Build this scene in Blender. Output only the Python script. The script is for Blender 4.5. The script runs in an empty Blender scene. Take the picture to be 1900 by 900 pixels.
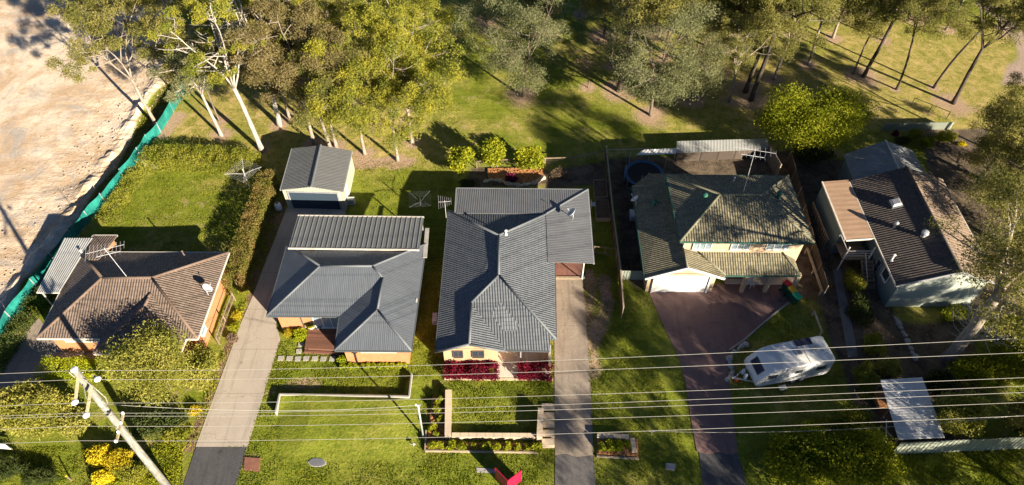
import bpy, bmesh, math, random
import numpy as np
from mathutils import Vector, Matrix

# ------------------------------------------------------------------ camera, sky, sun, exposure
CAM_H, TILT, FPX = 47.0, math.radians(48.5), 1260.0
scene = bpy.context.scene
col = scene.collection
cam_data = bpy.data.cameras.new('camera')
cam = bpy.data.objects.new('camera', cam_data); col.objects.link(cam)
cam.location = (0, 0, CAM_H); cam.rotation_euler = (math.pi/2 - TILT, 0, 0)
cam_data.sensor_width = 36.0; cam_data.lens = 36.0*FPX/1900.0
cam_data.clip_start = 0.5; cam_data.clip_end = 3000
scene.camera = cam

SUN_EL = math.radians(19.7)
SX, SY = 0.69, -0.724                      # horizontal direction towards the sun
world = bpy.data.worlds.new('World'); scene.world = world; world.use_nodes = True
wn = world.node_tree.nodes; wn.clear()
sky = wn.new('ShaderNodeTexSky'); sky.sky_type = 'NISHITA'; sky.sun_disc = False
sky.sun_elevation = SUN_EL; sky.sun_rotation = math.atan2(SX, SY)
sky.air_density = 0.4; sky.dust_density = 0.0; sky.ozone_density = 1.5
bg = wn.new('ShaderNodeBackground'); bg.inputs['Strength'].default_value = 0.05
wo = wn.new('ShaderNodeOutputWorld')
world.node_tree.links.new(sky.outputs[0], bg.inputs[0]); world.node_tree.links.new(bg.outputs[0], wo.inputs[0])
sd = bpy.data.lights.new('sun', 'SUN'); sd.energy = 5.0; sd.angle = math.radians(0.5); sd.color = (1.0, 0.87, 0.68)
sun = bpy.data.objects.new('sun', sd); col.objects.link(sun)
sv = Vector((SX*math.cos(SUN_EL), SY*math.cos(SUN_EL), math.sin(SUN_EL)))
sun.rotation_euler = sv.to_track_quat('Z', 'Y').to_euler(); sun.location = (30, -20, 60)
scene.view_settings.view_transform = 'Standard'; scene.view_settings.look = 'None'
scene.view_settings.exposure = 1.75; scene.view_settings.gamma = 1.0
scene.view_settings.use_curve_mapping = False

def P(x, y, z=0.0):
    """a point of the photograph (1900x900) at height z -> the place it stands"""
    a = (x-950.0)/FPX; d = (y-450.0)/FPX
    dn = math.sin(TILT) + d*math.cos(TILT); fw = math.cos(TILT) - d*math.sin(TILT)
    k = (CAM_H-z)/dn
    return Vector((a*k, fw*k, z))
def V(*a): return Vector(a)

# ------------------------------------------------------------------ materials
def _nt(name):
    m = bpy.data.materials.new(name); m.use_nodes = True
    nt = m.node_tree; nt.nodes.clear(); return m, nt
class N:
    def __init__(s, nt): s.nt = nt
    def new(s, t, **k):
        n = s.nt.nodes.new(t)
        for a, b in k.items(): setattr(n, a, b)
        return n
    def set(s, sock, v):
        if hasattr(v, 'is_output') or isinstance(v, bpy.types.NodeSocket): s.nt.links.new(v, sock)
        else:
            if isinstance(v, (tuple, list)) and len(v) == 3 and len(sock.default_value) == 4: v = (*v, 1)
            sock.default_value = v
    def math(s, op, a, b=None, c=None, clamp=False):
        n = s.new('ShaderNodeMath', operation=op, use_clamp=clamp); s.set(n.inputs[0], a)
        if b is not None: s.set(n.inputs[1], b)
        if c is not None: s.set(n.inputs[2], c)
        return n.outputs[0]
    def noise(s, vec, scale, detail=4, rough=0.6, dist=0.0):
        n = s.new('ShaderNodeTexNoise'); s.set(n.inputs['Vector'], vec); n.inputs['Scale'].default_value = scale
        n.inputs['Detail'].default_value = detail; n.inputs['Roughness'].default_value = rough; n.inputs['Distortion'].default_value = dist
        return n.outputs['Fac']
    def ramp(s, v, a, b, lo=0.0, hi=1.0):
        n = s.new('ShaderNodeMapRange'); n.clamp = True; s.set(n.inputs[0], v)
        n.inputs[1].default_value = a; n.inputs[2].default_value = b; n.inputs[3].default_value = lo; n.inputs[4].default_value = hi
        return n.outputs[0]
    def mix(s, f, a, b, mode='MIX'):
        n = s.new('ShaderNodeMix', data_type='RGBA', blend_type=mode); s.set(n.inputs[0], f); s.set(n.inputs[6], a); s.set(n.inputs[7], b)
        return n.outputs[2]
    def bump(s, h, strength=0.5, dist=0.02, normal=None):
        n = s.new('ShaderNodeBump'); n.inputs['Strength'].default_value = strength; n.inputs['Distance'].default_value = dist
        s.set(n.inputs['Height'], h)
        if normal is not None: s.set(n.inputs['Normal'], normal)
        return n.outputs[0]
    def out(s, base, rough=0.7, normal=None, metal=0.0, spec=0.4):
        b = s.new('ShaderNodeBsdfPrincipled'); s.set(b.inputs['Base Color'], base); s.set(b.inputs['Roughness'], rough)
        b.inputs['Metallic'].default_value = metal; b.inputs['Specular IOR Level'].default_value = spec
        if normal is not None: s.set(b.inputs['Normal'], normal)
        o = s.new('ShaderNodeOutputMaterial'); s.nt.links.new(b.outputs[0], o.inputs[0]); return b
    def objco(s): return s.new('ShaderNodeTexCoord').outputs['Object']
    def uv(s): return s.new('ShaderNodeTexCoord').outputs['UV']
    def pos(s): return s.new('ShaderNodeNewGeometry').outputs['Position']
    def sep(s, v):
        n = s.new('ShaderNodeSeparateXYZ'); s.set(n.inputs[0], v); return n.outputs

def plain(name, c, rough=0.6, var=0.15, scale=3.0, metal=0.0, spec=0.4, bump=0.0, stain=None):
    m, nt = _nt(name); n = N(nt); co = n.objco()
    f = n.noise(co, scale, 5, 0.65); g = n.noise(co, scale*9, 3, 0.6)
    k = n.math('ADD', n.math('MULTIPLY', f, 0.65), n.math('MULTIPLY', g, 0.35))
    a = tuple(x*(1-var) for x in c); b = tuple(min(1, x*(1+var)) for x in c)
    base = n.mix(n.ramp(k, 0.32, 0.68), a, b)
    if stain: base = n.mix(n.ramp(n.noise(co, scale*0.5, 6, 0.7), 0.52, 0.72, 0, 0.75), base, stain)
    nm = n.bump(g, 0.6, bump) if bump else None
    n.out(base, rough, nm, metal, spec); return m

def tile_mat(name, c1, c2, uper=0.30, vper=0.34, lichen=None, amp=0.045):
    m, nt = _nt(name); n = N(nt); s = n.sep(n.uv()); u, v = s[0], s[1]
    uu = n.math('DIVIDE', u, uper); vv = n.math('DIVIDE', v, vper)
    prof = n.math('POWER', n.math('ABSOLUTE', n.math('SINE', n.math('MULTIPLY', uu, math.pi))), 2.2)
    step = n.math('SUBTRACT', 1.0, n.math('FRACT', vv))
    h = n.math('ADD', n.math('MULTIPLY', prof, 1.0), n.math('MULTIPLY', step, 0.75))
    cmb = n.new('ShaderNodeCombineXYZ'); n.set(cmb.inputs[0], n.math('FLOOR', uu)); n.set(cmb.inputs[1], n.math('FLOOR', vv))
    wn_ = n.new('ShaderNodeTexWhiteNoise', noise_dimensions='3D'); n.set(wn_.inputs['Vector'], cmb.outputs[0])
    base = n.mix(n.ramp(wn_.outputs['Value'], 0, 1, 0.1, 0.9), c1, c2)
    co = n.objco(); big = n.noise(co, 0.35, 6, 0.7)
    base = n.mix(n.ramp(big, 0.42, 0.7, 0, 0.55), base, lichen or tuple(x*0.6 for x in c1))
    fine = n.noise(co, 14, 3, 0.7); base = n.mix(n.ramp(fine, 0.5, 0.8, 0, 0.45), base, tuple(min(1, x*1.6) for x in c2))
    gap = n.ramp(n.math('FRACT', vv), 0.0, 0.16, 0.45, 0.0)              # dark joint under each course
    base = n.mix(gap, base, tuple(x*0.35 for x in c1))
    n.out(base, 0.75, n.bump(h, 1.0, amp), 0, 0.3); return m

def corrugated(name, c, per=0.19, amp=0.02, rough=0.45, var=0.12):
    m, nt = _nt(name); n = N(nt); s = n.sep(n.uv())
    w = n.math('SINE', n.math('MULTIPLY', s[0], 2*math.pi/per)); co = n.objco()
    big = n.noise(co, 0.5, 6, 0.7)
    st = n.new('ShaderNodeMapping'); n.set(st.inputs[0], n.uv()); st.inputs['Scale'].default_value = (3.0, 0.25, 1)
    streak = n.noise(st.outputs[0], 2.0, 4, 0.6)
    base = n.mix(n.ramp(big, 0.35, 0.7), tuple(x*(1-var) for x in c), tuple(x*(1+var) for x in c))
    base = n.mix(n.ramp(streak, 0.45, 0.75, 0, 0.45), base, tuple(x*1.55 for x in c))
    base = n.mix(n.ramp(n.noise(co, 1.7, 6, 0.75), 0.56, 0.72, 0, 0.5), base, (c[0]*0.75, c[1]*0.66, c[2]*0.55))
    lap = n.ramp(n.math('FRACT', n.math('DIVIDE', s[0], 0.76)), 0.0, 0.06, 0.15, 0.0)
    base = n.mix(lap, base, tuple(x*0.4 for x in c))
    n.out(base, rough, n.bump(w, 0.9, amp), 0.15, 0.5); return m

def brick_mat(name, c1, c2, mortar):
    m, nt = _nt(name); n = N(nt); co = n.sep(n.pos()); nn = n.sep(n.new('ShaderNodeNewGeometry').outputs['Normal'])
    side = n.math('GREATER_THAN', n.math('ABSOLUTE', nn[0]), 0.5)
    u = n.math('ADD', n.math('MULTIPLY', co[1], side), n.math('MULTIPLY', co[0], n.math('SUBTRACT', 1.0, side)))
    cmb = n.new('ShaderNodeCombineXYZ'); n.set(cmb.inputs[0], u); n.set(cmb.inputs[1], co[2])
    b = n.new('ShaderNodeTexBrick'); n.set(b.inputs['Vector'], cmb.outputs[0]); b.inputs['Scale'].default_value = 1
    b.inputs['Brick Width'].default_value = 0.24; b.inputs['Row Height'].default_value = 0.086; b.inputs['Mortar Size'].default_value = 0.01
    b.inputs['Color1'].default_value = (*c1, 1); b.inputs['Color2'].default_value = (*c2, 1); b.inputs['Mortar'].default_value = (*mortar, 1)
    f = n.noise(n.objco(), 1.2, 5, 0.6)
    base = n.mix(n.ramp(f, 0.35, 0.7, 0, 0.3), b.outputs['Color'], tuple(x*0.7 for x in c1))
    n.out(base, 0.85, n.bump(b.outputs['Fac'], -0.5, 0.01), 0, 0.2); return m

def concrete_mat(name, c, joint=3.0, stain=(0.12, 0.1, 0.08), var=0.18, stain_amt=0.5, yj=0.0):
    m, nt = _nt(name); n = N(nt); p = n.pos(); s = n.sep(p)
    f = n.noise(p, 0.45, 7, 0.7, 0.4); g = n.noise(p, 6.0, 5, 0.7); h = n.noise(p, 45, 2, 0.6)
    base = n.mix(n.ramp(f, 0.3, 0.7), tuple(x*(1-var) for x in c), tuple(x*(1+var) for x in c))
    base = n.mix(n.ramp(g, 0.48, 0.75, 0, stain_amt), base, stain)
    base = n.mix(n.ramp(h, 0.5, 0.8, 0, 0.35), base, tuple(x*1.35 for x in c))
    mp = n.new('ShaderNodeMapping'); n.set(mp.inputs[0], p); mp.inputs['Scale'].default_value = (1.6, 0.12, 1)
    tr = n.noise(mp.outputs[0], 1.5, 4, 0.6, 0.3); base = n.mix(n.ramp(tr, 0.52, 0.68, 0, 0.45), base, tuple(x*0.55 for x in c))       # tyre wear
    vo = n.new('ShaderNodeTexVoronoi', feature='DISTANCE_TO_EDGE'); wv = n.new('ShaderNodeVectorMath', operation='ADD'); nt.links.new(p, wv.inputs[0])
    wr = n.new('ShaderNodeTexNoise'); nt.links.new(p, wr.inputs['Vector']); wr.inputs['Scale'].default_value = 1.3; nt.links.new(wr.outputs['Color'], wv.inputs[1]); nt.links.new(wv.outputs[0], vo.inputs['Vector']); vo.inputs['Scale'].default_value = 0.22
    base = n.mix(n.ramp(vo.outputs['Distance'], 0.0, 0.006, 0.5, 0.0), base, tuple(x*0.3 for x in c))                                    # cracks
    sp = n.noise(p, 1.1, 2, 0.5); base = n.mix(n.ramp(sp, 0.68, 0.76, 0, 0.6), base, tuple(x*0.4 for x in c))                              # oil spots
    if joint:
        j = n.math('ABSOLUTE', n.math('SUBTRACT', n.math('FRACT', n.math('DIVIDE', n.math('ADD', s[1], yj), joint)), 0.5))
        base = n.mix(n.ramp(j, 0.0, 0.012, 0.55, 0.0), base, tuple(x*0.4 for x in c))
    n.out(base, 0.85, n.bump(n.math('ADD', g, n.math('MULTIPLY', h, 0.4)), 0.5, 0.012), 0, 0.25); return m

def leaf_mat(name, c1, c2, c3, trans=0.3, hue=0.12):
    m, nt = _nt(name); n = N(nt); geo = n.new('ShaderNodeNewGeometry'); oi = n.new('ShaderNodeObjectInfo')
    r = geo.outputs['Random Per Island']
    f = n.noise(geo.outputs['Position'], 0.55, 3, 0.6)
    base = n.mix(n.ramp(r, 0.0, 1.0), c1, c2)
    base = n.mix(n.ramp(f, 0.4, 0.62, 0, 0.75), base, c3)
    base = n.mix(n.math('MULTIPLY', oi.outputs['Random'], hue), base, (c2[0]*1.5, c2[1]*1.1, c2[2]*0.6))
    p = n.new('ShaderNodeBsdfPrincipled'); n.set(p.inputs['Base Color'], base); p.inputs['Roughness'].default_value = 0.7
    p.inputs['Specular IOR Level'].default_value = 0.15
    t = n.new('ShaderNodeBsdfTranslucent'); n.set(t.inputs[0], n.mix(0.35, base, (c2[0]*1.5, c2[1]*1.5, c2[2]*0.5)))
    mx = n.new('ShaderNodeMixShader'); mx.inputs[0].default_value = trans
    nt.links.new(p.outputs[0], mx.inputs[1]); nt.links.new(t.outputs[0], mx.inputs[2])
    o = n.new('ShaderNodeOutputMaterial'); nt.links.new(mx.outputs[0], o.inputs[0]); return m

def bark_mat(name, c1, c2):
    m, nt = _nt(name); n = N(nt); co = n.objco()
    mp = n.new('ShaderNodeMapping'); n.set(mp.inputs[0], co); mp.inputs['Scale'].default_value = (2.5, 2.5, 0.45)
    f = n.noise(mp.outputs[0], 2.2, 6, 0.7, 0.6)
    base = n.mix(n.ramp(f, 0.38, 0.62), c1, c2)
    n.out(base, 0.85, n.bump(f, 0.8, 0.05), 0, 0.2); return m

def planks(name, c, per=0.14, axis=0, var=0.3):
    m, nt = _nt(name); n = N(nt); s = n.sep(n.objco()); q = n.math('DIVIDE', s[axis], per)
    fr = n.math('FRACT', q); w = n.new('ShaderNodeTexWhiteNoise', noise_dimensions='1D'); n.set(w.inputs['W'], n.math('FLOOR', q))
    base = n.mix(w.outputs['Value'], tuple(x*(1-var) for x in c), tuple(x*(1+var) for x in c))
    base = n.mix(n.ramp(fr, 0.0, 0.12, 0.85, 0.0), base, tuple(x*0.15 for x in c))
    g = n.noise(n.objco(), 7, 4, 0.7); base = n.mix(n.ramp(g, 0.45, 0.75, 0, 0.5), base, tuple(x*0.55 for x in c))
    n.out(base, 0.75, n.bump(n.ramp(fr, 0, 0.12), 0.6, 0.02), 0, 0.3); return m

M = {}
M['brown_tile'] = tile_mat('brown_roof_tile', (0.11, 0.083, 0.066), (0.195, 0.147, 0.118), 0.21, 0.34, (0.11, 0.085, 0.07), 0.042)
M['slate_tile'] = tile_mat('slate_roof_tile', (0.085, 0.098, 0.113), (0.13, 0.142, 0.158), 0.21, 0.32, (0.12, 0.13, 0.14), 0.045)
M['green_tile'] = tile_mat('green_roof_tile', (0.12, 0.11, 0.072), (0.25, 0.22, 0.145), 0.21, 0.34, (0.085, 0.09, 0.055), 0.05)
M['dark_tile'] = tile_mat('dark_brown_roof_tile', (0.045, 0.043, 0.045), (0.12, 0.09, 0.078), 0.24, 0.36, (0.085, 0.07, 0.06), 0.06)
M['tan_tile'] = tile_mat('tan_roof_tile', (0.2, 0.15, 0.11), (0.3, 0.22, 0.16), 0.33, 0.36, (0.2, 0.15, 0.12), 0.03)
M['slate_metal'] = corrugated('slate_corrugated_metal', (0.10, 0.113, 0.132), 0.15, 0.006, 0.5, 0.08)
M['slate_metal_light'] = corrugated('light_slate_metal', (0.145, 0.152, 0.165), 0.2, 0.008)
M['rib_metal'] = plain('grey_ribbed_metal', (0.165, 0.175, 0.185), 0.4, 0.1, 1.2, 0.2, 0.5)
M['shed_metal'] = corrugated('shed_roof_metal', (0.14, 0.145, 0.15), 0.2, 0.01, 0.5, 0.06)
M['zinc'] = plain('weathered_zinc', (0.42, 0.43, 0.42), 0.45, 0.15, 1.0, 0.3, 0.5, stain=(0.3, 0.29, 0.27))
M['old_zinc'] = corrugated('old_zinc_roof', (0.24, 0.25, 0.25), 0.25, 0.02, 0.6, 0.3)
M['white_zinc'] = plain('white_metal_sheet', (0.55, 0.56, 0.57), 0.45, 0.12, 0.8, 0.1, 0.5, stain=(0.28, 0.29, 0.28))
M['slate_cap'] = plain('slate_ridge', (0.105, 0.117, 0.13), 0.6, 0.2, 4)
M['slate_dark'] = plain('slate_trim', (0.07, 0.08, 0.09), 0.5, 0.15, 4)
M['brown_cap'] = plain('brown_ridge', (0.15, 0.105, 0.08), 0.8, 0.3, 4)
M['green_cap'] = plain('green_ridge', (0.17, 0.165, 0.11), 0.8, 0.3, 4, stain=(0.08, 0.1, 0.07))
M['green_gutter'] = plain('green_gutter', (0.03, 0.09, 0.07), 0.5, 0.2, 3)
M['dark_cap'] = plain('dark_ridge', (0.08, 0.07, 0.065), 0.8, 0.3, 4)
M['gutter_white'] = plain('cream_trim', (0.55, 0.52, 0.46), 0.5, 0.15, 3, stain=(0.3, 0.25, 0.2))
M['gutter_grey'] = plain('grey_trim', (0.3, 0.31, 0.33), 0.45, 0.15, 3, 0.2)
M['orange_brick'] = brick_mat('orange_brick', (0.42, 0.15, 0.05), (0.5, 0.2, 0.08), (0.4, 0.3, 0.2))
M['tan_brick'] = brick_mat('tan_brick', (0.42, 0.24, 0.12), (0.5, 0.33, 0.18), (0.42, 0.35, 0.27))
M['cream_brick'] = brick_mat('cream_brick', (0.46, 0.32, 0.2), (0.54, 0.4, 0.27), (0.42, 0.35, 0.27))
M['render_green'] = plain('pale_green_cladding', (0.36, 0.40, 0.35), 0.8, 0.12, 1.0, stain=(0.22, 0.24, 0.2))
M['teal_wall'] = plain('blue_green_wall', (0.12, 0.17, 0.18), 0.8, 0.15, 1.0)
M['shed_wall'] = corrugated('cream_shed_wall', (0.42, 0.43, 0.33), 0.3, 0.012, 0.5, 0.06)
M['shed_door'] = planks('navy_roller_door', (0.03, 0.05, 0.075), 0.12, 2, 0.05)
M['white'] = plain('white_paint', (0.62, 0.61, 0.58), 0.45, 0.07, 3)
M['offwhite'] = plain('worn_white_paint', (0.6, 0.58, 0.53), 0.6, 0.15, 2, stain=(0.42, 0.38, 0.3))
M['caravan'] = plain('caravan_white', (0.6, 0.61, 0.6), 0.3, 0.1, 1.3, stain=(0.5, 0.49, 0.44))
M['glass'] = plain('dark_glass', (0.03, 0.04, 0.055), 0.08, 0.2, 1, 0, 0.8)
M['blueglass'] = plain('pale_glass', (0.2, 0.26, 0.3), 0.1, 0.2, 1, 0, 0.8)
M['solar'] = planks('solar_panel', (0.025, 0.03, 0.06), 0.16, 0, 0.1)
M['black'] = plain('black_rubber', (0.02, 0.02, 0.022), 0.8, 0.2, 6)
M['steel'] = plain('galvanised_steel', (0.5, 0.51, 0.52), 0.4, 0.12, 6, 0.4)
M['alu'] = plain('aluminium', (0.6, 0.6, 0.62), 0.4, 0.1, 6, 0.3)
M['dish'] = plain('grey_dish', (0.55, 0.57, 0.6), 0.5, 0.08, 4)
M['wire'] = plain('weathered_cable', (0.33, 0.32, 0.29), 0.6, 0.1, 2, 0.2)
M['pole'] = bark_mat('weathered_pole_wood', (0.15, 0.145, 0.125), (0.29, 0.285, 0.25))
M['arm'] = bark_mat('crossarm_wood', (0.3, 0.25, 0.15), (0.42, 0.36, 0.24))
M['porcelain'] = plain('porcelain', (0.8, 0.81, 0.83), 0.2, 0.05, 6)
M['deck'] = planks('deck_boards', (0.16, 0.075, 0.05), 0.14, 1, 0.2)
M['fence_dark'] = planks('dark_timber', (0.07, 0.055, 0.045), 0.11, 1, 0.3)
M['timber'] = planks('grey_timber', (0.26, 0.2, 0.14), 0.12, 1, 0.3)
M['sleeper'] = plain('timber_sleeper', (0.3, 0.24, 0.17), 0.85, 0.3, 3)
M['block'] = plain('pale_block', (0.55, 0.44, 0.31), 0.85, 0.15, 2, bump=0.01, stain=(0.36, 0.31, 0.25))
M['stone'] = plain('sandstone', (0.45, 0.38, 0.28), 0.9, 0.25, 3, bump=0.02)
M['rail_white'] = plain('white_wall_cap', (0.24, 0.23, 0.21), 0.7, 0.15, 1.5, stain=(0.35, 0.3, 0.25))
M['porch'] = concrete_mat('porch_floor', (0.58, 0.50, 0.42), 0, (0.4, 0.32, 0.25), 0.08, 0.25)
M['paver_red'] = concrete_mat('red_paving', (0.2, 0.1, 0.08), 0.5, (0.08, 0.05, 0.05), 0.25, 0.4)
M['path_conc'] = concrete_mat('grey_path', (0.2, 0.2, 0.2), 1.5)
M['drive_tan'] = concrete_mat('tan_concrete', (0.38, 0.33, 0.275), 4.0, (0.24, 0.19, 0.15), 0.1, 0.35)
M['drive_grey'] = concrete_mat('old_concrete', (0.27, 0.225, 0.18), 3.4, (0.12, 0.1, 0.085), 0.2, 0.55)
M['drive_brown'] = concrete_mat('red_brown_concrete', (0.19, 0.12, 0.108), 0, (0.1, 0.065, 0.064), 0.2, 0.55)
M['asphalt'] = concrete_mat('asphalt', (0.07, 0.07, 0.075), 0, (0.15, 0.13, 0.11), 0.25, 0.4)
M['asphalt_old'] = concrete_mat('old_asphalt', (0.11, 0.105, 0.105), 0, (0.2, 0.16, 0.12), 0.25, 0.4)
M['mulch'] = plain('orange_mulch', (0.36, 0.17, 0.07), 0.95, 0.45, 5, bump=0.06)
M['bark_mulch'] = plain('brown_mulch', (0.15, 0.09, 0.055), 0.95, 0.5, 4, bump=0.08)
M['teal'] = None
M['magenta'] = plain('magenta_board', (0.32, 0.004, 0.04), 0.5, 0.05, 3)
M['bin_green'] = plain('dark_green_plastic', (0.01, 0.07, 0.04), 0.45, 0.1, 4)
M['lid_red'] = plain('red_lid', (0.55, 0.02, 0.02), 0.4, 0.1, 4)
M['lid_yellow'] = plain('yellow_lid', (0.7, 0.42, 0.02), 0.4, 0.1, 4)
M['lid_green'] = plain('green_lid', (0.02, 0.35, 0.16), 0.4, 0.1, 4)
M['orange'] = plain('orange_plastic', (0.75, 0.12, 0.015), 0.5, 0.1, 5)
M['vent_green'] = plain('green_vent', (0.025, 0.12, 0.085), 0.5, 0.15, 5)
M['blue_pad'] = plain('blue_pad', (0.008, 0.08, 0.18), 0.5, 0.1, 3)
M['net'] = plain('black_mesh', (0.012, 0.013, 0.016), 0.8, 0.2, 3)
M['brown_lid'] = plain('rust_brown_lid', (0.2, 0.09, 0.06), 0.8, 0.3, 4)
M['conc'] = plain('concrete', (0.34, 0.32, 0.3), 0.85, 0.2, 3, bump=0.01)
M['dark_conc'] = plain('dark_concrete', (0.13, 0.135, 0.15), 0.85, 0.2, 3)
M['tan_metal'] = corrugated('tan_roof_sheet', (0.44, 0.29, 0.19), 0.6, 0.004, 0.6, 0.12)
M['fence_green'] = plain('pale_green_fence', (0.27, 0.30, 0.25), 0.5, 0.1, 1.5, 0.1)
M['red_door'] = plain('dark_red', (0.15, 0.02, 0.02), 0.6, 0.1, 3)
M['bark_white'] = bark_mat('white_gum_bark', (0.24, 0.21, 0.18), (0.46, 0.42, 0.37))
M['bark_pale'] = bark_mat('pale_gum_bark', (0.17, 0.14, 0.11), (0.34, 0.29, 0.24))
M['bark_grey'] = bark_mat('grey_bark', (0.09, 0.07, 0.055), (0.19, 0.155, 0.12))
M['bark_dark'] = bark_mat('dark_bark', (0.04, 0.032, 0.027), (0.10, 0.08, 0.065))
M['leaf_gum'] = leaf_mat('gum_leaf', (0.08, 0.097, 0.026), (0.215, 0.215, 0.058), (0.32, 0.285, 0.09), .4)
M['leaf_grey'] = leaf_mat('grey_gum_leaf', (0.07, 0.09, 0.04), (0.185, 0.20, 0.09), (0.26, 0.26, 0.135), .38)
M['leaf_brown'] = leaf_mat('brown_gum_leaf', (0.10, 0.09, 0.035), (0.22, 0.19, 0.075), (0.29, 0.23, 0.11), .4)
M['leaf_lime'] = leaf_mat('lime_gum_leaf', (0.09, 0.12, 0.022), (0.25, 0.27, 0.045), (0.42, 0.38, 0.045), 0.4, 0.05)
M['leaf_yellow'] = leaf_mat('yellow_leaf', (0.28, 0.26, 0.02), (0.5, 0.42, 0.03), (0.55, 0.42, 0.02), 0.35)
M['leaf_wattle'] = leaf_mat('wattle_flower', (0.42, 0.36, 0.01), (0.6, 0.5, 0.02), (0.65, 0.52, 0.03), 0.3)
M['leaf_dense'] = leaf_mat('green_leaf', (0.075, 0.105, 0.006), (0.21, 0.24, 0.012), (0.30, 0.31, 0.018), 0.38)
M['leaf_hedge'] = leaf_mat('hedge_leaf', (0.085, 0.115, 0.012), (0.25, 0.265, 0.03), (0.33, 0.31, 0.045), .38)
M['leaf_hedge_red'] = leaf_mat('red_tipped_hedge_leaf', (0.07, 0.09, 0.015), (0.2, 0.2, 0.04), (0.27, 0.17, 0.07), .38)
M['leaf_citrus'] = leaf_mat('citrus_leaf', (0.10, 0.14, 0.01), (0.28, 0.31, 0.02), (0.36, 0.36, 0.02), 0.35)
M['leaf_olive'] = leaf_mat('olive_leaf', (0.10, 0.125, 0.02), (0.30, 0.31, 0.055), (0.40, 0.37, 0.09), .4)
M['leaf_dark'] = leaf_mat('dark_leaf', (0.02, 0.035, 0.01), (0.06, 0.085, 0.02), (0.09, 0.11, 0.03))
M['leaf_red'] = leaf_mat('red_leaf', (0.06, 0.004, 0.015), (0.17, 0.008, 0.03), (0.22, 0.01, 0.025), 0.3, 0.0)
M['leaf_purple'] = leaf_mat('purple_leaf', (0.08, 0.006, 0.03), (0.2, 0.02, 0.08), (0.2, 0.02, 0.08), 0.3, 0.0)
M['leaf_box'] = leaf_mat('box_leaf', (0.14, 0.20, 0.008), (0.34, 0.40, 0.02), (0.4, 0.42, 0.02), 0.35)
M['leaf_dry'] = leaf_mat('dry_leaf', (0.16, 0.11, 0.07), (0.26, 0.19, 0.13), (0.22, 0.16, 0.12))
M['leaf_orange'] = leaf_mat('rusty_leaf', (0.25, 0.10, 0.03), (0.36, 0.16, 0.05), (0.3, 0.12, 0.04))
def teal_mat():
    m, nt = _nt('teal_shade_cloth'); n = N(nt); p = n.objco()
    f = n.noise(p, 0.9, 5, 0.6); s = n.sep(p)
    base = n.mix(n.ramp(f, 0.35, 0.7), (0.008, 0.13, 0.115), (0.02, 0.24, 0.2))
    b = n.out(base, 0.6, n.bump(n.noise(p, 2.2, 3, 0.5, 0.8), 0.7, 0.12), 0, 0.3); return m
M['teal'] = teal_mat()
M['grass'] = leaf_mat('grass_blade', (0.06, 0.10, 0.006), (0.19, 0.235, 0.015), (0.27, 0.27, 0.03), .35, 0.0)
M['dirt'] = plain('clod', (0.45, 0.33, 0.23), 0.95, 0.3, 1.0)

# ------------------------------------------------------------------ objects
def tag(o, label=None, cat=None, group=None, kind=None):
    if label: o['label'] = label
    if cat: o['category'] = cat
    if group: o['group'] = group
    if kind: o['kind'] = kind
    return o
def thing(name, loc, label, cat, group=None, rz=0.0):
    o = bpy.data.objects.new(name, None); col.objects.link(o); o.empty_display_size = 0.3
    o.location = loc; o.rotation_euler = (0, 0, rz); return tag(o, label, cat, group)
def copy_tree(o, loc, rz=0.0, sc=None, label=None, group=None, parent=None):
    c = o.copy(); col.objects.link(c)
    if parent is None:
        c.location = loc; c.rotation_euler = (0, 0, rz)
        if sc is not None: c.scale = sc if hasattr(sc, '__len__') else (sc, sc, sc)
        if label: c['label'] = label
        if group: c['group'] = group
    else: c.parent = parent
    for ch in list(o.children): copy_tree(ch, None, parent=c)
    return c

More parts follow.
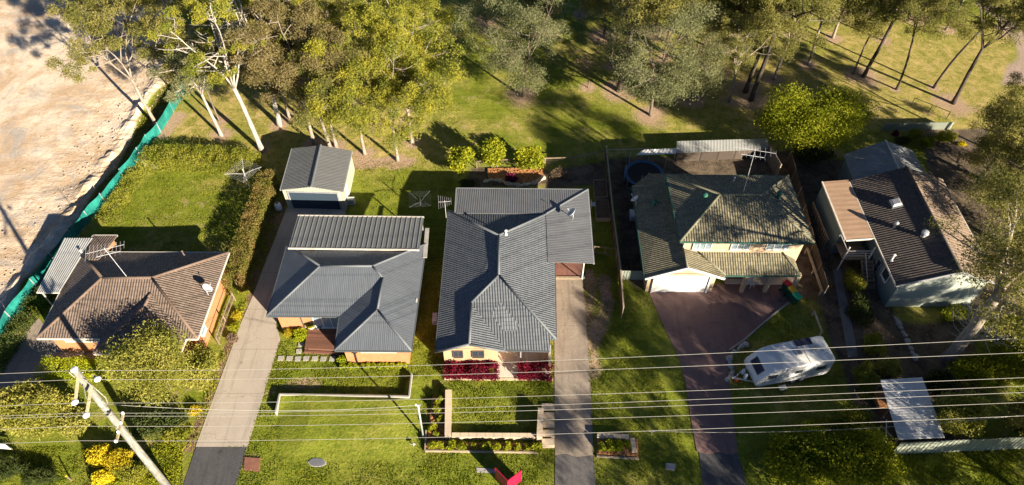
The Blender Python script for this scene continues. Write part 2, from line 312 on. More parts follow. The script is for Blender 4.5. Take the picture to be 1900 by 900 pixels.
class MB:
    """collects shapes; build() makes ONE mesh object of them"""
    def __init__(s): s.v = []; s.f = []; s.uv = {}
    def add(s, vs, fs):
        k = len(s.v); s.v += [tuple(p) for p in vs]; s.f += [tuple(i+k for i in f) for f in fs]; return s
    def box(s, c, d, rz=0.0):
        x, y, z = d[0]/2, d[1]/2, d[2]/2; cs, sn = math.cos(rz), math.sin(rz); vs = []
        for sz in (-z, z):
            for sx, sy in ((-x, -y), (x, -y), (x, y), (-x, y)): vs.append((c[0]+sx*cs-sy*sn, c[1]+sx*sn+sy*cs, c[2]+sz))
        return s.add(vs, [(3, 2, 1, 0), (4, 5, 6, 7), (0, 1, 5, 4), (1, 2, 6, 5), (2, 3, 7, 6), (3, 0, 4, 7)])
    def bar(s, p, q, w, h, up=(0, 0, 1)):
        p, q = Vector(p), Vector(q); d = (q-p)
        if d.length < 1e-6: return s
        d.normalize(); u = Vector(up); r = d.cross(u)
        if r.length < 1e-4: r = d.cross(Vector((1, 0, 0)))
        r.normalize(); n = r.cross(d); vs = []
        for e in (p, q):
            for a, b in ((-1, -1), (1, -1), (1, 1), (-1, 1)): vs.append(e + r*a*w/2 + n*b*h/2)
        return s.add(vs, [(3, 2, 1, 0), (4, 5, 6, 7), (0, 1, 5, 4), (1, 2, 6, 5), (2, 3, 7, 6), (3, 0, 4, 7)])
    def tube(s, pts, radii, sides=8, cap=True):
        pts = [Vector(p) for p in pts]; n = len(pts)
        if not hasattr(radii, '__len__'): radii = [radii]*n
        k = len(s.v); ref = None
        for i in range(n):
            d = (pts[min(i+1, n-1)] - pts[max(i-1, 0)])
            if d.length < 1e-9: d = Vector((0, 0, 1))
            d.normalize()
            if ref is None:
                ref = Vector((1, 0, 0)) if abs(d.x) < 0.8 else Vector((0, 1, 0))
            ref = (ref - d*ref.dot(d)).normalized(); b = d.cross(ref)
            for j in range(sides):
                a = 2*math.pi*j/sides; s.v.append(tuple(pts[i] + (ref*math.cos(a)+b*math.sin(a))*radii[i]))
        for i in range(n-1):
            for j in range(sides):
                a = k+i*sides+j; b_ = k+i*sides+(j+1) % sides; s.f.append((a, b_, b_+sides, a+sides))
        if cap:
            s.f.append(tuple(k+j for j in reversed(range(sides)))); s.f.append(tuple(k+(n-1)*sides+j for j in range(sides)))
        return s
    def lathe(s, c, prof, sides=16, axis=None, closed=True):
        k = len(s.v); c = Vector(c); R = Matrix.Identity(3)
        if axis is not None: R = Vector(axis).normalized().to_track_quat('Z', 'Y').to_matrix()
        for r, z in prof:
            for j in range(sides):
                a = 2*math.pi*j/sides; s.v.append(tuple(c + R @ Vector((r*math.cos(a), r*math.sin(a), z))))
        for i in range(len(prof)-1):
            for j in range(sides):
                a = k+i*sides+j; b = k+i*sides+(j+1) % sides; s.f.append((a, b, b+sides, a+sides))
        if closed: s.f.append(tuple(k+j for j in reversed(range(sides)))); s.f.append(tuple(k+(len(prof)-1)*sides+j for j in range(sides)))
        return s
    def poly(s, pts, t=0.0):
        """flat polygon, with thickness t downwards"""
        n = len(pts); pts = [Vector(p) for p in pts]
        if t <= 0: return s.add(pts, [tuple(range(n))])
        low = [p - Vector((0, 0, t)) for p in pts]
        return s.add(pts+low, [tuple(range(n)), tuple(reversed(range(n, 2*n)))] + [(i, n+i, n+(i+1) % n, (i+1) % n) for i in range(n)])
    def build(s, name, mat, parent=None, smooth=False, uv=False, bevel=0.0):
        me = bpy.data.meshes.new(name); off = Vector(parent_world(parent)) if parent else Vector((0, 0, 0))
        vs = [(v[0]-off.x, v[1]-off.y, v[2]-off.z) for v in s.v]
        me.from_pydata(vs, [], s.f)
        bm = bmesh.new(); bm.from_mesh(me)
        if bevel: bmesh.ops.bevel(bm, geom=bm.edges[:], offset=bevel, segments=2, affect='EDGES', clamp_overlap=True)
        bmesh.ops.recalc_face_normals(bm, faces=bm.faces[:])
        if uv:
            L = bm.loops.layers.uv.new('UVMap')
            for f in bm.faces:
                n = f.normal
                if n.z < 0: n = -n
                u = Vector((0, 0, 1)).cross(n)
                u = u.normalized() if u.length > 0.03 else Vector((1, 0, 0))
                w = n.cross(u)
                for l in f.loops: l[L].uv = (l.vert.co.dot(u), l.vert.co.dot(w))
        bm.to_mesh(me); bm.free()
        if smooth: me.polygons.foreach_set('use_smooth', [True]*len(me.polygons))
        me.materials.append(mat)
        o = bpy.data.objects.new(name, me); col.objects.link(o)
        if parent: o.parent = parent
        return o
def parent_world(o):
    p = Vector(o.location)
    while o.parent: o = o.parent; p = p + o.location
    return p

def roof_mesh(faces, t=0.12):
    """roof planes joined into a shell with thickness; faces are lists of 3-D points"""
    mb = MB(); key = {}; vs = []
    def vid(p):
        k = (round(p[0], 2), round(p[1], 2), round(p[2], 2))
        if k not in key: key[k] = len(vs); vs.append(Vector(p))
        return key[k]
    F = []
    for f in faces:
        F.append([vid(p) for p in f])
    edges = {}
    for f in F:
        for i in range(len(f)):
            a, b = f[i], f[(i+1) % len(f)]; edges.setdefault((min(a, b), max(a, b)), []).append((a, b))
    n = len(vs); allv = vs + [v - Vector((0, 0, t)) for v in vs]
    fs = [tuple(f) for f in F] + [tuple(reversed([i+n for i in f])) for f in F]
    for e, l in edges.items():
        if len(l) == 1: a, b = l[0]; fs.append((a, a+n, b+n, b))
    mb.add(allv, fs); return mb
def inset(poly, d):
    pts = [Vector((p[0], p[1])) for p in poly]; n = len(pts)
    area = sum(pts[i].x*pts[(i+1) % n].y - pts[(i+1) % n].x*pts[i].y for i in range(n)); sg = 1 if area > 0 else -1
    out = []
    for i in range(n):
        a, b, c = pts[i-1], pts[i], pts[(i+1) % n]
        e1 = (b-a).normalized(); e2 = (c-b).normalized()
        n1 = Vector((-e1.y, e1.x))*sg; n2 = Vector((-e2.y, e2.x))*sg
        m = (n1+n2); m = m/max(0.2, m.dot(n1)) if m.length > 1e-6 else n1
        out.append(b + m*d)
    return out
def prism(poly, z0, z1):
    mb = MB(); n = len(poly)
    mb.add([(p[0], p[1], z0) for p in poly]+[(p[0], p[1], z1) for p in poly],
           [tuple(reversed(range(n))), tuple(range(n, 2*n))]+[(i, (i+1) % n, n+(i+1) % n, n+i) for i in range(n)])
    return mb
def ribbed(p00, p10, p11, p01, n, h, t=0.02, duty=0.35):
    """a sheet with n raised ribs running from edge p00-p10 to edge p01-p11"""
    p00, p10, p11, p01 = map(Vector, (p00, p10, p11, p01)); nr = (p10-p00).cross(p01-p00).normalized()
    if nr.z < 0 or (abs(nr.z) < 0.2 and nr.y > 0): nr = -nr
    us = []
    for i in range(n):
        a = i/n; w = 1.0/n
        us += [(a, 0), (a+w*(0.5-duty), 0), (a+w*(0.5-duty*0.6), 1), (a+w*(0.5+duty*0.6), 1), (a+w*(0.5+duty), 0)]
    us.append((1.0, 0)); mb = MB(); k = len(us); vs = []
    for off in (0, -t):
        for e0, e1 in ((p00, p10), (p01, p11)):
            for u, r in us: vs.append(e0.lerp(e1, u) + nr*(h*r+off))
    fs = []
    for i in range(k-1):
        fs.append((i, i+1, k+i+1, k+i)); fs.append((2*k+i, 3*k+i, 3*k+i+1, 2*k+i+1))
        fs.append((i, 2*k+i, 2*k+i+1, i+1)); fs.append((k+i, k+i+1, 3*k+i+1, 3*k+i))
    fs.append((0, k, 3*k, 2*k)); fs.append((k-1, 3*k-1, 4*k-1, 2*k-1))
    mb.add(vs, fs); return mb
class Many:
    def __init__(s): s.l = []
    def build(s, *a, **k): return [m.build(*a, **k) for m in s.l]
def caps(pairs, r=0.11):
    out = Many()
    for a, b in pairs:
        a, b = Vector(a), Vector(b); out.l.append(MB().tube([a+Vector((0, 0, 0.02)), b+Vector((0, 0, 0.02))], r, 8))
    return out
def gutters(pairs, w=0.13):
    out = Many()
    for a, b in pairs:
        a, b = Vector(a), Vector(b); out.l.append(MB().bar(a+Vector((0, 0, -0.07)), b+Vector((0, 0, -0.07)), w, 0.15))
    return out
def add_window(parent, p, q, z0, z1, frame_mat, glass_mat, nrm, bars=1, proud=0.05, name='window', fw=0.06, label=None):
    """window on a wall from p to q (x, y), outward normal nrm; frame with the pane as its child"""
    p, q, nn = Vector((p[0], p[1], 0)), Vector((q[0], q[1], 0)), Vector((nrm[0], nrm[1], 0)); o = nn*proud
    m = MB(); zz = lambda z: Vector((0, 0, z))
    m.bar(p+zz(z0)+o, q+zz(z0)+o, 0.07, fw); m.bar(p+zz(z1)+o, q+zz(z1)+o, 0.07, fw)
    for i in range(bars+2):
        r = p.lerp(q, i/(bars+1)); m.bar(r+zz(z0)+o, r+zz(z1)+o, fw, 0.07, up=nn)
    f = m.build(name, frame_mat, parent)
    g = MB(); g.bar(p+zz((z0+z1)/2)+nn*(proud-0.02), q+zz((z0+z1)/2)+nn*(proud-0.02), 0.03, z1-z0-0.02); g.build('pane', glass_mat, f)
    s = MB(); s.bar(p+zz(z0-0.06)+nn*(proud+0.03), q+zz(z0-0.06)+nn*(proud+0.03), 0.14, 0.05); s.build('sill', frame_mat, f)
    if label: f['label'] = label
    return f
# ------------------------------------------------------------------ foliage
def quads_object(name, verts, mat, parent=None):
    """verts (n,4,3): n separate leaf-sized faces"""
    n = len(verts); me = bpy.data.meshes.new(name)
    me.vertices.add(n*4); me.vertices.foreach_set('co', verts.reshape(-1).astype(np.float32))
    me.loops.add(n*4); me.loops.foreach_set('vertex_index', np.arange(n*4, dtype=np.int32))
    me.polygons.add(n); me.polygons.foreach_set('loop_start', np.arange(0, n*4, 4, dtype=np.int32))
    me.update(calc_edges=True); me.validate(); me.materials.append(mat)
    o = bpy.data.objects.new(name, me); col.objects.link(o)
    if parent: o.parent = parent
    return o
def leaf_quads(c, L, W, rng, droop=0.5, outward=None):
    n = len(c); d = rng.normal(size=(n, 3)); d[:, 2] -= droop
    if outward is not None: d += outward*1.0
    d /= np.linalg.norm(d, axis=1, keepdims=True)+1e-9
    r = np.cross(d, rng.normal(size=(n, 3))); r /= np.linalg.norm(r, axis=1, keepdims=True)+1e-9
    ll = (L*rng.uniform(0.6, 1.35, n))[:, None]; ww = (W*rng.uniform(0.6, 1.3, n))[:, None]
    a = c - d*ll*0.5; b = c + d*ll*0.5; m = c - d*ll*0.05
    nrm = np.cross(d, r)*ww*0.25
    return np.stack([a, m+r*ww*0.5+nrm, b, m-r*ww*0.5+nrm], axis=1)

def grow_gum(seed, h, fork, spread, nleaf, leaf, bark, name_label=None, r0=None, lean=(0, 0), L=0.2, W=0.075, low=0.0,
             clump=0.55, limbs=4, bare=0.0, name='gum_tree', vis=1.0, sub=4, up=0.55, loc=(0, 0, 0), tiltk=1.0, limb_r=.5):
    """eucalypt: tall trunk, forked limbs, leaf clumps hanging round the twigs; > trunk, crown"""
    rnd = random.Random(seed); rng = np.random.default_rng(seed)
    root = thing(name, (0, 0, 0), None, None); wood = MB()
    r0 = r0 or (0.06+h*0.0088)
    def path(p, d, length, ra, rb, n, wob, rise):
        pts = [Vector(p)]; d = Vector(d).normalized()
        for i in range(n):
            d = (d + Vector((rnd.gauss(0, wob), rnd.gauss(0, wob), rnd.gauss(0, wob*0.5)+rise))).normalized()
            pts.append(pts[-1] + d*length/n)
        rad = [ra + (rb-ra)*i/n for i in range(n+1)]
        return pts, rad, d
    tl = Vector((lean[0], lean[1], h)).normalized()
    pts, rad, d = path((0, 0, -0.15), tl, fork, r0, r0*0.68, 7, 0.035, 0.0)
    rad[0] *= 1.35; wood.tube(pts, rad, 9)
    tops = []
    nl = limbs; base = pts[-1]
    for i in range(nl):
        a = 2*math.pi*(i+rnd.uniform(-0.25, 0.25))/nl + seed
        tilt = (rnd.uniform(0.25, 0.75)*spread if i else 0.12)*tiltk
        dd = Vector((math.cos(a)*tilt, math.sin(a)*tilt, 1)) + Vector((lean[0]/h, lean[1]/h, 0))
        ln = (h-fork)*rnd.uniform(0.75, 1.05)*(1 if i else 1.05)
        p2, r2, d2 = path(base - Vector((0, 0, rnd.uniform(0, 0.5))), dd, ln, r0*limb_r, r0*0.12, 7, 0.11, 0.02)
        wood.tube(p2, r2, 6); tops.append((p2, r2))
    if low > 0:                                                         # low side branches on the trunk
        for i in range(4):
            t = rnd.uniform(low, 0.95); q = pts[int(t*7)]; a = rnd.uniform(0, 6.28)
            p2, r2, d2 = path(q, (math.cos(a), math.sin(a), 0.5), h*0.22*rnd.uniform(0.7, 1.2), r0*0.3, r0*0.08, 5, 0.15, 0.03)
            wood.tube(p2, r2, 5); tops.append((p2, r2))
    pads = []
    for ti, (p2, r2) in enumerate(tops):
        m = len(p2)
        for j in range(2, m):
            nb = 1 if j < 3 else (2 if rnd.random() < 0.35*sub/2 else 1)
            for k in range(nb):
                a = rnd.uniform(0, 6.28); ln = spread*(1.0+0.42*(m-j))*rnd.uniform(0.55, 1.35)
                q = p2[j-1].lerp(p2[j], rnd.random()); out_ = Vector((q.x, q.y, 0)); out_ = out_.normalized()*0.7 if out_.length > .3 else out_
                p3, r3, d3 = path(q, Vector((math.cos(a), math.sin(a), rnd.uniform(-0.1, 1)*up))+out_, ln, r2[j]*0.6+0.014, 0.014, 5, 0.16, 0.03)
                wood.tube(p3, r3, 5)
                for _ in range(3):
                    q2 = p3[rnd.choice((2, 3, 4))]; a2 = rnd.uniform(0, 6.28)
                    e = q2 + Vector((math.cos(a2), math.sin(a2), rnd.uniform(-0.2, 0.6)))*rnd.uniform(0.5, 1.2); wood.tube([q2, q2.lerp(e, .5)+Vector((0, 0, .06)), e], [0.016, .012, 0.006], 3)
                    if rnd.random() >= bare and rnd.random() < .42: pads.append((e, rnd.uniform(.35, .7)*clump*1.5))
                if rnd.random() >= bare: pads.append((p3[-1], rnd.uniform(.6, 1.3)*clump*1.35))
        if rnd.random() >= bare: pads.append((p2[-1], rnd.uniform(.8, 1.3)*clump*1.5))
    nleaf = int(nleaf*1.7)
    C = np.array([tuple(p[0]) for p in pads]); Rr = np.array([p[1] for p in pads]); wgt = Rr**2; wgt /= wgt.sum()
    tr = wood.build('trunk', M[bark], root, smooth=True)
    idx = rng.choice(len(C), nleaf, p=wgt); u = rng.normal(size=(nleaf, 3)); u /= np.linalg.norm(u, axis=1, keepdims=True)
    off = u*(Rr[idx]*np.clip(rng.normal(.8, .27, nleaf), .1, 1.5))[:, None]*np.array([1.1, 1.1, 0.72])
    off[:, 2] -= 0.25*np.clip(np.hypot(off[:, 0], off[:, 1])/Rr[idx], 0, 1.3)**2*Rr[idx]
    quads_object('crown', leaf_quads(C[idx]+off, L, W, rng, 0.5, u*.3), M[leaf], root); root.location = loc
    return root

def grow_bush(seed, rx, ry, rz, nleaf, leaf, name='shrub', L=0.2, W=0.13, lumps=9, stem=0.25, loc=(0, 0, 0), bark='bark_grey', trunk_h=0.0, shell=0.55, rot=0.0):
    """bushy plant: uneven lumps of leaves over branching stems; > trunk, crown"""
    rnd = random.Random(seed); rng = np.random.default_rng(seed)
    root = thing(name, (0, 0, 0), None, None, rz=rot); C, R = [], []
    C.append((0, 0, trunk_h+rz*0.9)); R.append((rx*0.72, ry*0.72, rz*0.85))
    for i in range(lumps):
        a = 2*math.pi*i/lumps + rnd.uniform(-0.3, 0.3); e = rnd.uniform(0.35, 0.75)
        zz = rnd.uniform(0.45, 1.5)
        C.append((math.cos(a)*rx*e, math.sin(a)*ry*e, trunk_h+rz*zz)); s = rnd.uniform(0.28, 0.52)
        R.append((rx*s, ry*s, rz*s*1.1))
    C = np.array(C); R = np.array(R); vol = (R[:, 0]*R[:, 1])**1.0; idx = rng.choice(len(C), nleaf, p=vol/vol.sum())
    u = rng.normal(size=(nleaf, 3)); u /= np.linalg.norm(u, axis=1, keepdims=True)
    rad = np.clip(rng.normal(0.9, 0.16, nleaf), 0.2, 1.2); inner = rng.random(nleaf) > shell; rad[inner] *= rng.uniform(0.3, 1, inner.sum())
    pts = C[idx] + u*R[idx]*rad[:, None]; pts[:, 2] = np.maximum(pts[:, 2], 0.04+rng.uniform(0, 0.1, nleaf))
    quads_object('crown', leaf_quads(pts, L, W, rng, 0.0, u*0.6), M[leaf], root)
    w = MB()
    for c in C:
        c = Vector(c); mid = Vector((c.x*0.25, c.y*0.25, trunk_h+c.z*0.3)) if trunk_h else Vector((c.x*0.4, c.y*0.4, c.z*0.4))
        w.tube([(0, 0, -0.05), mid*0.6, mid, c], [0.05*stem*4, 0.04*stem*4, 0.03*stem*4, 0.012], 5)
    w.build('trunk', M[bark], root); root.location = loc
    return root

def hedge(name, pts, w, h, density, leaf, label, cat='hedge', L=0.13, W=0.08, seed=1, wob=0.22, group=None, bark='bark_grey'):
    """clipped row of bushes along a ground line; > crown, trunk"""
    rng = np.random.default_rng(seed); pts = [Vector(p) for p in pts]; o = pts[0]
    root = thing(name, o, label, cat, group); V_ = []
    for a, b in zip(pts[:-1], pts[1:]):
        ln = (b-a).length; n = int(density*ln*(w+2*h)); d = (b-a).normalized(); s = Vector((-d.y, d.x, 0))
        t = rng.uniform(-0.02, 1.02, n); face = rng.random(n); hw = w/2; q = w/(w+2*h)
        top = face < q; x = np.where(top, rng.uniform(-hw, hw, n), np.where(rng.random(n) < 0.5, -hw, hw))
        z = np.where(top, h, rng.uniform(0.03, h, n))
        ph = t*ln
        bump_ = wob*(np.sin(ph*1.7+seed)+np.sin(ph*3.9+1.3*seed+x*2)+0.7*np.sin(ph*8.3+z*4))*0.4
        z = z + np.where(top, bump_, 0); x = x*(1+bump_*0.6/max(hw, .3)*np.where(top, 0, 1)*0.5)
        cut = np.clip((z/h-0.75)*1.2, 0, 1)*np.clip(np.abs(x)/hw-0.5, 0, 1); z -= cut*0.35*h*np.where(top, 1, 0)
        c = np.stack([a.x-o.x+d.x*ph+s.x*x, a.y-o.y+d.y*ph+s.y*x, z], 1) + rng.normal(size=(n, 3))*0.09
        c[:, 2] = np.maximum(c[:, 2], 0.03)
        inner = rng.random(n) < 0.15; c[inner, 2] *= rng.uniform(0.3, 1, inner.sum())
        V_.append(leaf_quads(c, L, W, rng, -0.3))
        k = max(2, int(ln/0.9))
        for i in range(k):
            p = a.lerp(b, (i+0.5)/k); w_ = MB(); w_.tube([p, p+Vector((0.05, 0.03, h*0.55))], [0.04, 0.02], 5)
            p3 = p+Vector((0, 0, h*0.3)); w_.tube([p3, p3+Vector((0.2, -0.15, h*0.45))], [0.025, 0.01], 4); w_.build('trunk', M[bark], root)
    quads_object('crown', np.concatenate(V_), M[leaf], root)
    return root

# ------------------------------------------------------------------ the ground
def px(poly, z=0.0): return [P(x, y, z) for x, y in poly]
def poly_sd(X, Y, poly):
    """signed distance (negative inside) of grid points to a polygon, in metres"""
    d2 = np.full(X.shape, 1e9); inside = np.zeros(X.shape, bool); n = len(poly)
    for i in range(n):
        ax, ay = poly[i][0], poly[i][1]; bx, by = poly[(i+1) % n][0], poly[(i+1) % n][1]
        ex, ey = bx-ax, by-ay; t = np.clip(((X-ax)*ex+(Y-ay)*ey)/(ex*ex+ey*ey+1e-9), 0, 1)
        d2 = np.minimum(d2, (X-ax-t*ex)**2+(Y-ay-t*ey)**2)
        c = ((ay > Y) != (by > Y)); inside ^= c & (X < (bx-ax)*(Y-ay)/(by-ay+1e-12)+ax)
    d = np.sqrt(d2); return np.where(inside, -d, d)
def line_d(X, Y, pts):
    d = np.full(X.shape, 1e9)
    for a, b in zip(pts[:-1], pts[1:]):
        ex, ey = b[0]-a[0], b[1]-a[1]; t = np.clip(((X-a[0])*ex+(Y-a[1])*ey)/(ex*ex+ey*ey+1e-9), 0, 1)
        d = np.minimum(d, np.hypot(X-a[0]-t*ex, Y-a[1]-t*ey))
    return d
SAND = px([(-260, -40), (318, -40), (330, 60), (335, 128), (300, 165), (262, 226), (215, 300), (150, 395), (90, 480), (40, 552), (0, 606), (-60, 690), (-420, 900), (-700, 500), (-500, 200)])
VERGE = px([(335, 128), (352, 150), (280, 262), (134, 438), (60, 540), (-60, 740), (-90, 690), (0, 606), (40, 552), (90, 480), (150, 395), (215, 300), (262, 226), (300, 165)])
SOIL = [px([(1128, 296), (1470, 280), (1530, 560), (1478, 545), (1215, 360), (1190, 545), (1150, 500)]),
        px([(1470, 290), (1600, 300), (1640, 470), (1664, 590), (1700, 600), (1800, 590), (1830, 700), (1800, 820), (1640, 830), (1600, 790), (1560, 690), (1520, 560)]),
        px([(1700, 240), (1830, 240), (1900, 400), (1900, 600), (1830, 640), (1750, 420)]),
        px([(1005, 318), (1122, 300), (1126, 340), (1010, 352)]), px([(880, 312), (1010, 312), (1010, 345), (860, 350)])]
BARK = [px([(528, 372), (531, 392), (503, 452), (470, 548), (447, 600), (400, 728), (360, 835), (335, 835), (380, 735), (420, 640), (455, 560), (470, 505), (500, 400), (505, 372)])]
TRACKS = [(px([(1092, 505), (1096, 540), (1090, 600)]), 0.45), (px([(1120, 520), (1128, 560), (1112, 610), (1103, 640)]), 0.5),
          (px([(1105, 590), (1098, 640), (1104, 690)]), 0.4), (px([(530, 715), (585, 712)]), 0.45), (px([(500, 728), (515, 722)]), 0.35),
          (px([(445, 852), (468, 850)]), 0.5), (px([(640, 306), (760, 300)]), 0.7), (px([(330, 215), (300, 250)]), 0.9)]
DRY = [px([(1560, 60), (1900, 60), (1900, 330), (1770, 330), (1760, 235), (1640, 235), (1560, 200), (1480, 190)]),
        px([(1080, 90), (1350, 60), (1560, 90), (1560, 210), (1400, 230), (1180, 200)]),
        px([(300, 260), (420, 120), (760, 200), (840, 280), (700, 305), (640, 300), (450, 250)])]
ROAD = px([(1815, 10), (1860, 40), (1880, 110), (1850, 160), (1960, 130), (1980, -10), (1820, -30)])
LUSH = [px([(820, 640), (1030, 640), (1030, 900), (820, 900)]), px([(470, 640), (820, 640), (820, 900), (420, 900)]), px([(650, 300), (830, 300), (830, 640), (640, 560)]),
        px([(1090, 560), (1300, 560), (1300, 900), (1110, 900)]), px([(1640, 842), (1900, 832), (1900, 960), (1400, 960), (1400, 880)])]
TREE_SPOTS = []          # filled by the tree table: bare dirt round trunks
def build_ground():
    xs = np.arange(-84, 84.01, 0.42); ys = np.arange(8, 108.01, 0.42); X, Y = np.meshgrid(xs, ys)
    rng = np.random.default_rng(5)
    def blob(sc, seed):
        r = np.random.default_rng(seed); k = r.normal(size=(10, 2))*sc; p = r.uniform(0, 6.28, 10)
        return sum(np.sin(X*k[i, 0]+Y*k[i, 1]+p[i]) for i in range(10))/5.0
    n1, n2 = blob(0.9, 1), blob(2.6, 2)
    sm = lambda d, w: np.clip(0.5-d/w, 0, 1)
    sand = sm(poly_sd(X, Y, SAND)+0.5*n1, 1.2); verge = sm(poly_sd(X, Y, VERGE), 0.8)
    soil = np.zeros_like(X)
    for q in SOIL: soil = np.maximum(soil, sm(poly_sd(X, Y, q)+0.4*n1, 1.2))
    bark = np.zeros_like(X)
    for q in BARK: bark = np.maximum(bark, sm(poly_sd(X, Y, q)+0.15*n2, 0.5))
    dirt = np.zeros_like(X)
    for q, w in TRACKS: dirt = np.maximum(dirt, sm(line_d(X, Y, q)-w+0.25*n2, 0.9))
    for x, y, r in TREE_SPOTS: dirt = np.maximum(dirt, np.clip(1.25-np.hypot(X-x, Y-y)/r+0.22*n2+0.1*n1, 0, 1))
    dry = np.zeros_like(X)
    for q in DRY: dry = np.maximum(dry, sm(poly_sd(X, Y, q)+2*n1, 8))
    road = sm(poly_sd(X, Y, ROAD)+0.8*n1, 2.0); lush = np.zeros_like(X)
    for q in LUSH: lush = np.maximum(lush, sm(poly_sd(X, Y, q), 2.0))
    z = 0.018*n1 + 0.012*n2
    z = z*(1-0.85*lush)
    park = np.clip((Y-54)/4, 0, 1); z = z + park*0.12*blob(0.18, 7)
    edge = px([(318, 100), (290, 160), (245, 232), (200, 300), (130, 400), (60, 500), (-30, 620)])
    le = line_d(X, Y, edge); z = z + sand*np.exp(-(le/0.8)**2)*(0.35+0.25*n2+0.1*n1) + sand*0.05*n2*np.clip(3-le/3, 0, 1)
    z = np.where(park+sand > 0, z, np.minimum(z, 0.0)-0.01)
    wall = px([(514, 771), (521.5, 737), (760, 741), (765, 698)])          # the lawn is higher on the street side of the retaining wall
    sdp = poly_sd(X, Y, px([(521.5, 737), (760, 741), (765, 698), (786, 696), (792, 740), (786, 812), (770, 880), (500, 880), (514, 771)]))
    oth = line_d(X, Y, px([(765, 690), (786, 690), (792, 740), (786, 812), (770, 880), (500, 880), (514, 775)]))
    z = z + 0.5*np.minimum(np.clip(-sdp/0.25+0.85, 0, 1), np.clip((oth-0.1)/2.4, 0, 1)*(sdp < 0.3))*np.clip((Y-19.6)/3.6, 0, 1)
    ny, nx = X.shape; idx = np.arange(ny*nx).reshape(ny, nx)
    vs = np.stack([X, Y, z], -1).reshape(-1, 3)
    f = np.stack([idx[:-1, :-1], idx[:-1, 1:], idx[1:, 1:], idx[1:, :-1]], -1).reshape(-1, 4)
    # outer apron to the horizon, joined to the fine grid at its rim
    R = 900.0; c = [(-R, -R), (R, -R), (R, R), (-R, R)]; k = len(vs)
    vs = np.concatenate([vs, np.array([(a, b, -0.02) for a, b in c])])
    rim = [list(idx[0, :]), list(idx[:, -1]), list(idx[-1, ::-1]), list(idx[::-1, 0])]
    faces = [tuple(map(int, q)) for q in f]
    for i in range(4):
        side = rim[i]; faces.append(tuple([k+i, k+(i+1) % 4] + [int(q) for q in reversed(side)]))
    me = bpy.data.meshes.new('ground'); me.from_pydata([tuple(v) for v in vs], [], faces)
    def attr(name, r, g, b):
        A = me.color_attributes.new(name, 'FLOAT_COLOR', 'POINT'); arr = np.zeros((len(vs), 4), np.float32); arr[:, 3] = 1
        for j, q in enumerate((r, g, b)): arr[:ny*nx, j] = np.clip(q, 0, 1).reshape(-1)
        A.data.foreach_set('color', arr.reshape(-1))
    attr('mask', dirt, dry, sand); attr('cover', soil, bark, lush); attr('extra', road, verge, verge*0)
    m, nt = _nt('ground_cover'); n = N(nt); p = n.pos()
    def at(nm): 
        a = n.new('ShaderNodeAttribute'); a.attribute_name = nm; return n.sep(a.outputs['Color'])
    mk, cv, ex = at('mask'), at('cover'), at('extra')
    a0 = n.noise(p, 0.16, 6, 0.65); a1 = n.noise(p, 0.9, 6, 0.7, 0.5); a2 = n.noise(p, 5.5, 5, 0.75); a3 = n.noise(p, 24, 3, 0.75)
    mp = n.new('ShaderNodeMapping'); n.set(mp.inputs[0], p); mp.inputs['Scale'].default_value = (1.0, 3.0, 1.0); mp.inputs['Rotation'].default_value = (0, 0, 0.6)
    st = n.noise(mp.outputs[0], 3.0, 5, 0.7)
    g1 = n.mix(n.ramp(a1, 0.36, 0.64), (0.052, 0.095, 0.008), (0.15, 0.205, 0.014))
    g1 = n.mix(n.ramp(a2, 0.38, 0.68, 0, 0.75), g1, (0.29, 0.29, 0.035))
    g1 = n.mix(n.ramp(a3, 0.5, 0.75, 0, 0.75), g1, (0.04, 0.062, 0.005))
    mw = n.new('ShaderNodeMapping'); n.set(mw.inputs[0], p); mw.inputs['Scale'].default_value = (0.12, 1.6, 1); mw.inputs['Rotation'].default_value = (0, 0, -0.03)
    mow = n.noise(mw.outputs[0], 1.0, 3, 0.6, 0.2); g1 = n.mix(n.ramp(mow, 0.42, 0.6, 0, 0.35), g1, (0.25, 0.27, 0.035))
    g2 = n.mix(n.ramp(a1, 0.35, 0.65), (0.28, 0.23, 0.045), (0.45, 0.34, 0.12))
    g2 = n.mix(n.ramp(a2, 0.4, 0.7, 0, 0.6), g2, (0.54, 0.41, 0.21))
    dr = n.math('ADD', n.math('MULTIPLY', mk[1], 0.85), n.math('MULTIPLY', n.ramp(a0, 0.45, 0.68), n.math('SUBTRACT', 0.85, n.math('MULTIPLY', cv[2], 0.6))), clamp=True)
    dr = n.math('MULTIPLY', dr, n.ramp(n.math('ADD', n.math('MULTIPLY', a1, 0.6), n.math('MULTIPLY', a2, 0.4)), 0.36, 0.58)); dr = n.math('MAXIMUM', dr, n.math('MULTIPLY', mk[1], n.ramp(n.math('ADD', n.math('MULTIPLY', a1, .5), n.math('MULTIPLY', a2, .5)), 0.4, 0.6, 0.25, 0.95)))
    grass = n.mix(dr, g1, g2)
    dirt_c = n.mix(n.ramp(a2, 0.35, 0.7), (0.28, 0.19, 0.125), (0.5, 0.36, 0.25))
    kd = n.ramp(n.math('ADD', mk[0], n.math('MULTIPLY', n.math('SUBTRACT', a2, 0.5), 1.1)), 0.3, 0.75)
    thin = n.math('MULTIPLY', n.ramp(n.math('ADD', n.math('MULTIPLY', a1, 0.5), n.math('MULTIPLY', n.noise(p, 0.42, 5, 0.7), 0.5)), 0.56, 0.66), n.math('SUBTRACT', 0.8, n.math('MULTIPLY', cv[2], 0.6)))
    base = n.mix(n.math('MAXIMUM', kd, thin), grass, dirt_c)
    soil_c = n.mix(n.ramp(a1, 0.35, 0.65), (0.065, 0.05, 0.038), (0.19, 0.145, 0.105)); soil_c = n.mix(n.ramp(a2, 0.55, 0.7, 0, 0.7), soil_c, (0.07, 0.085, 0.025))
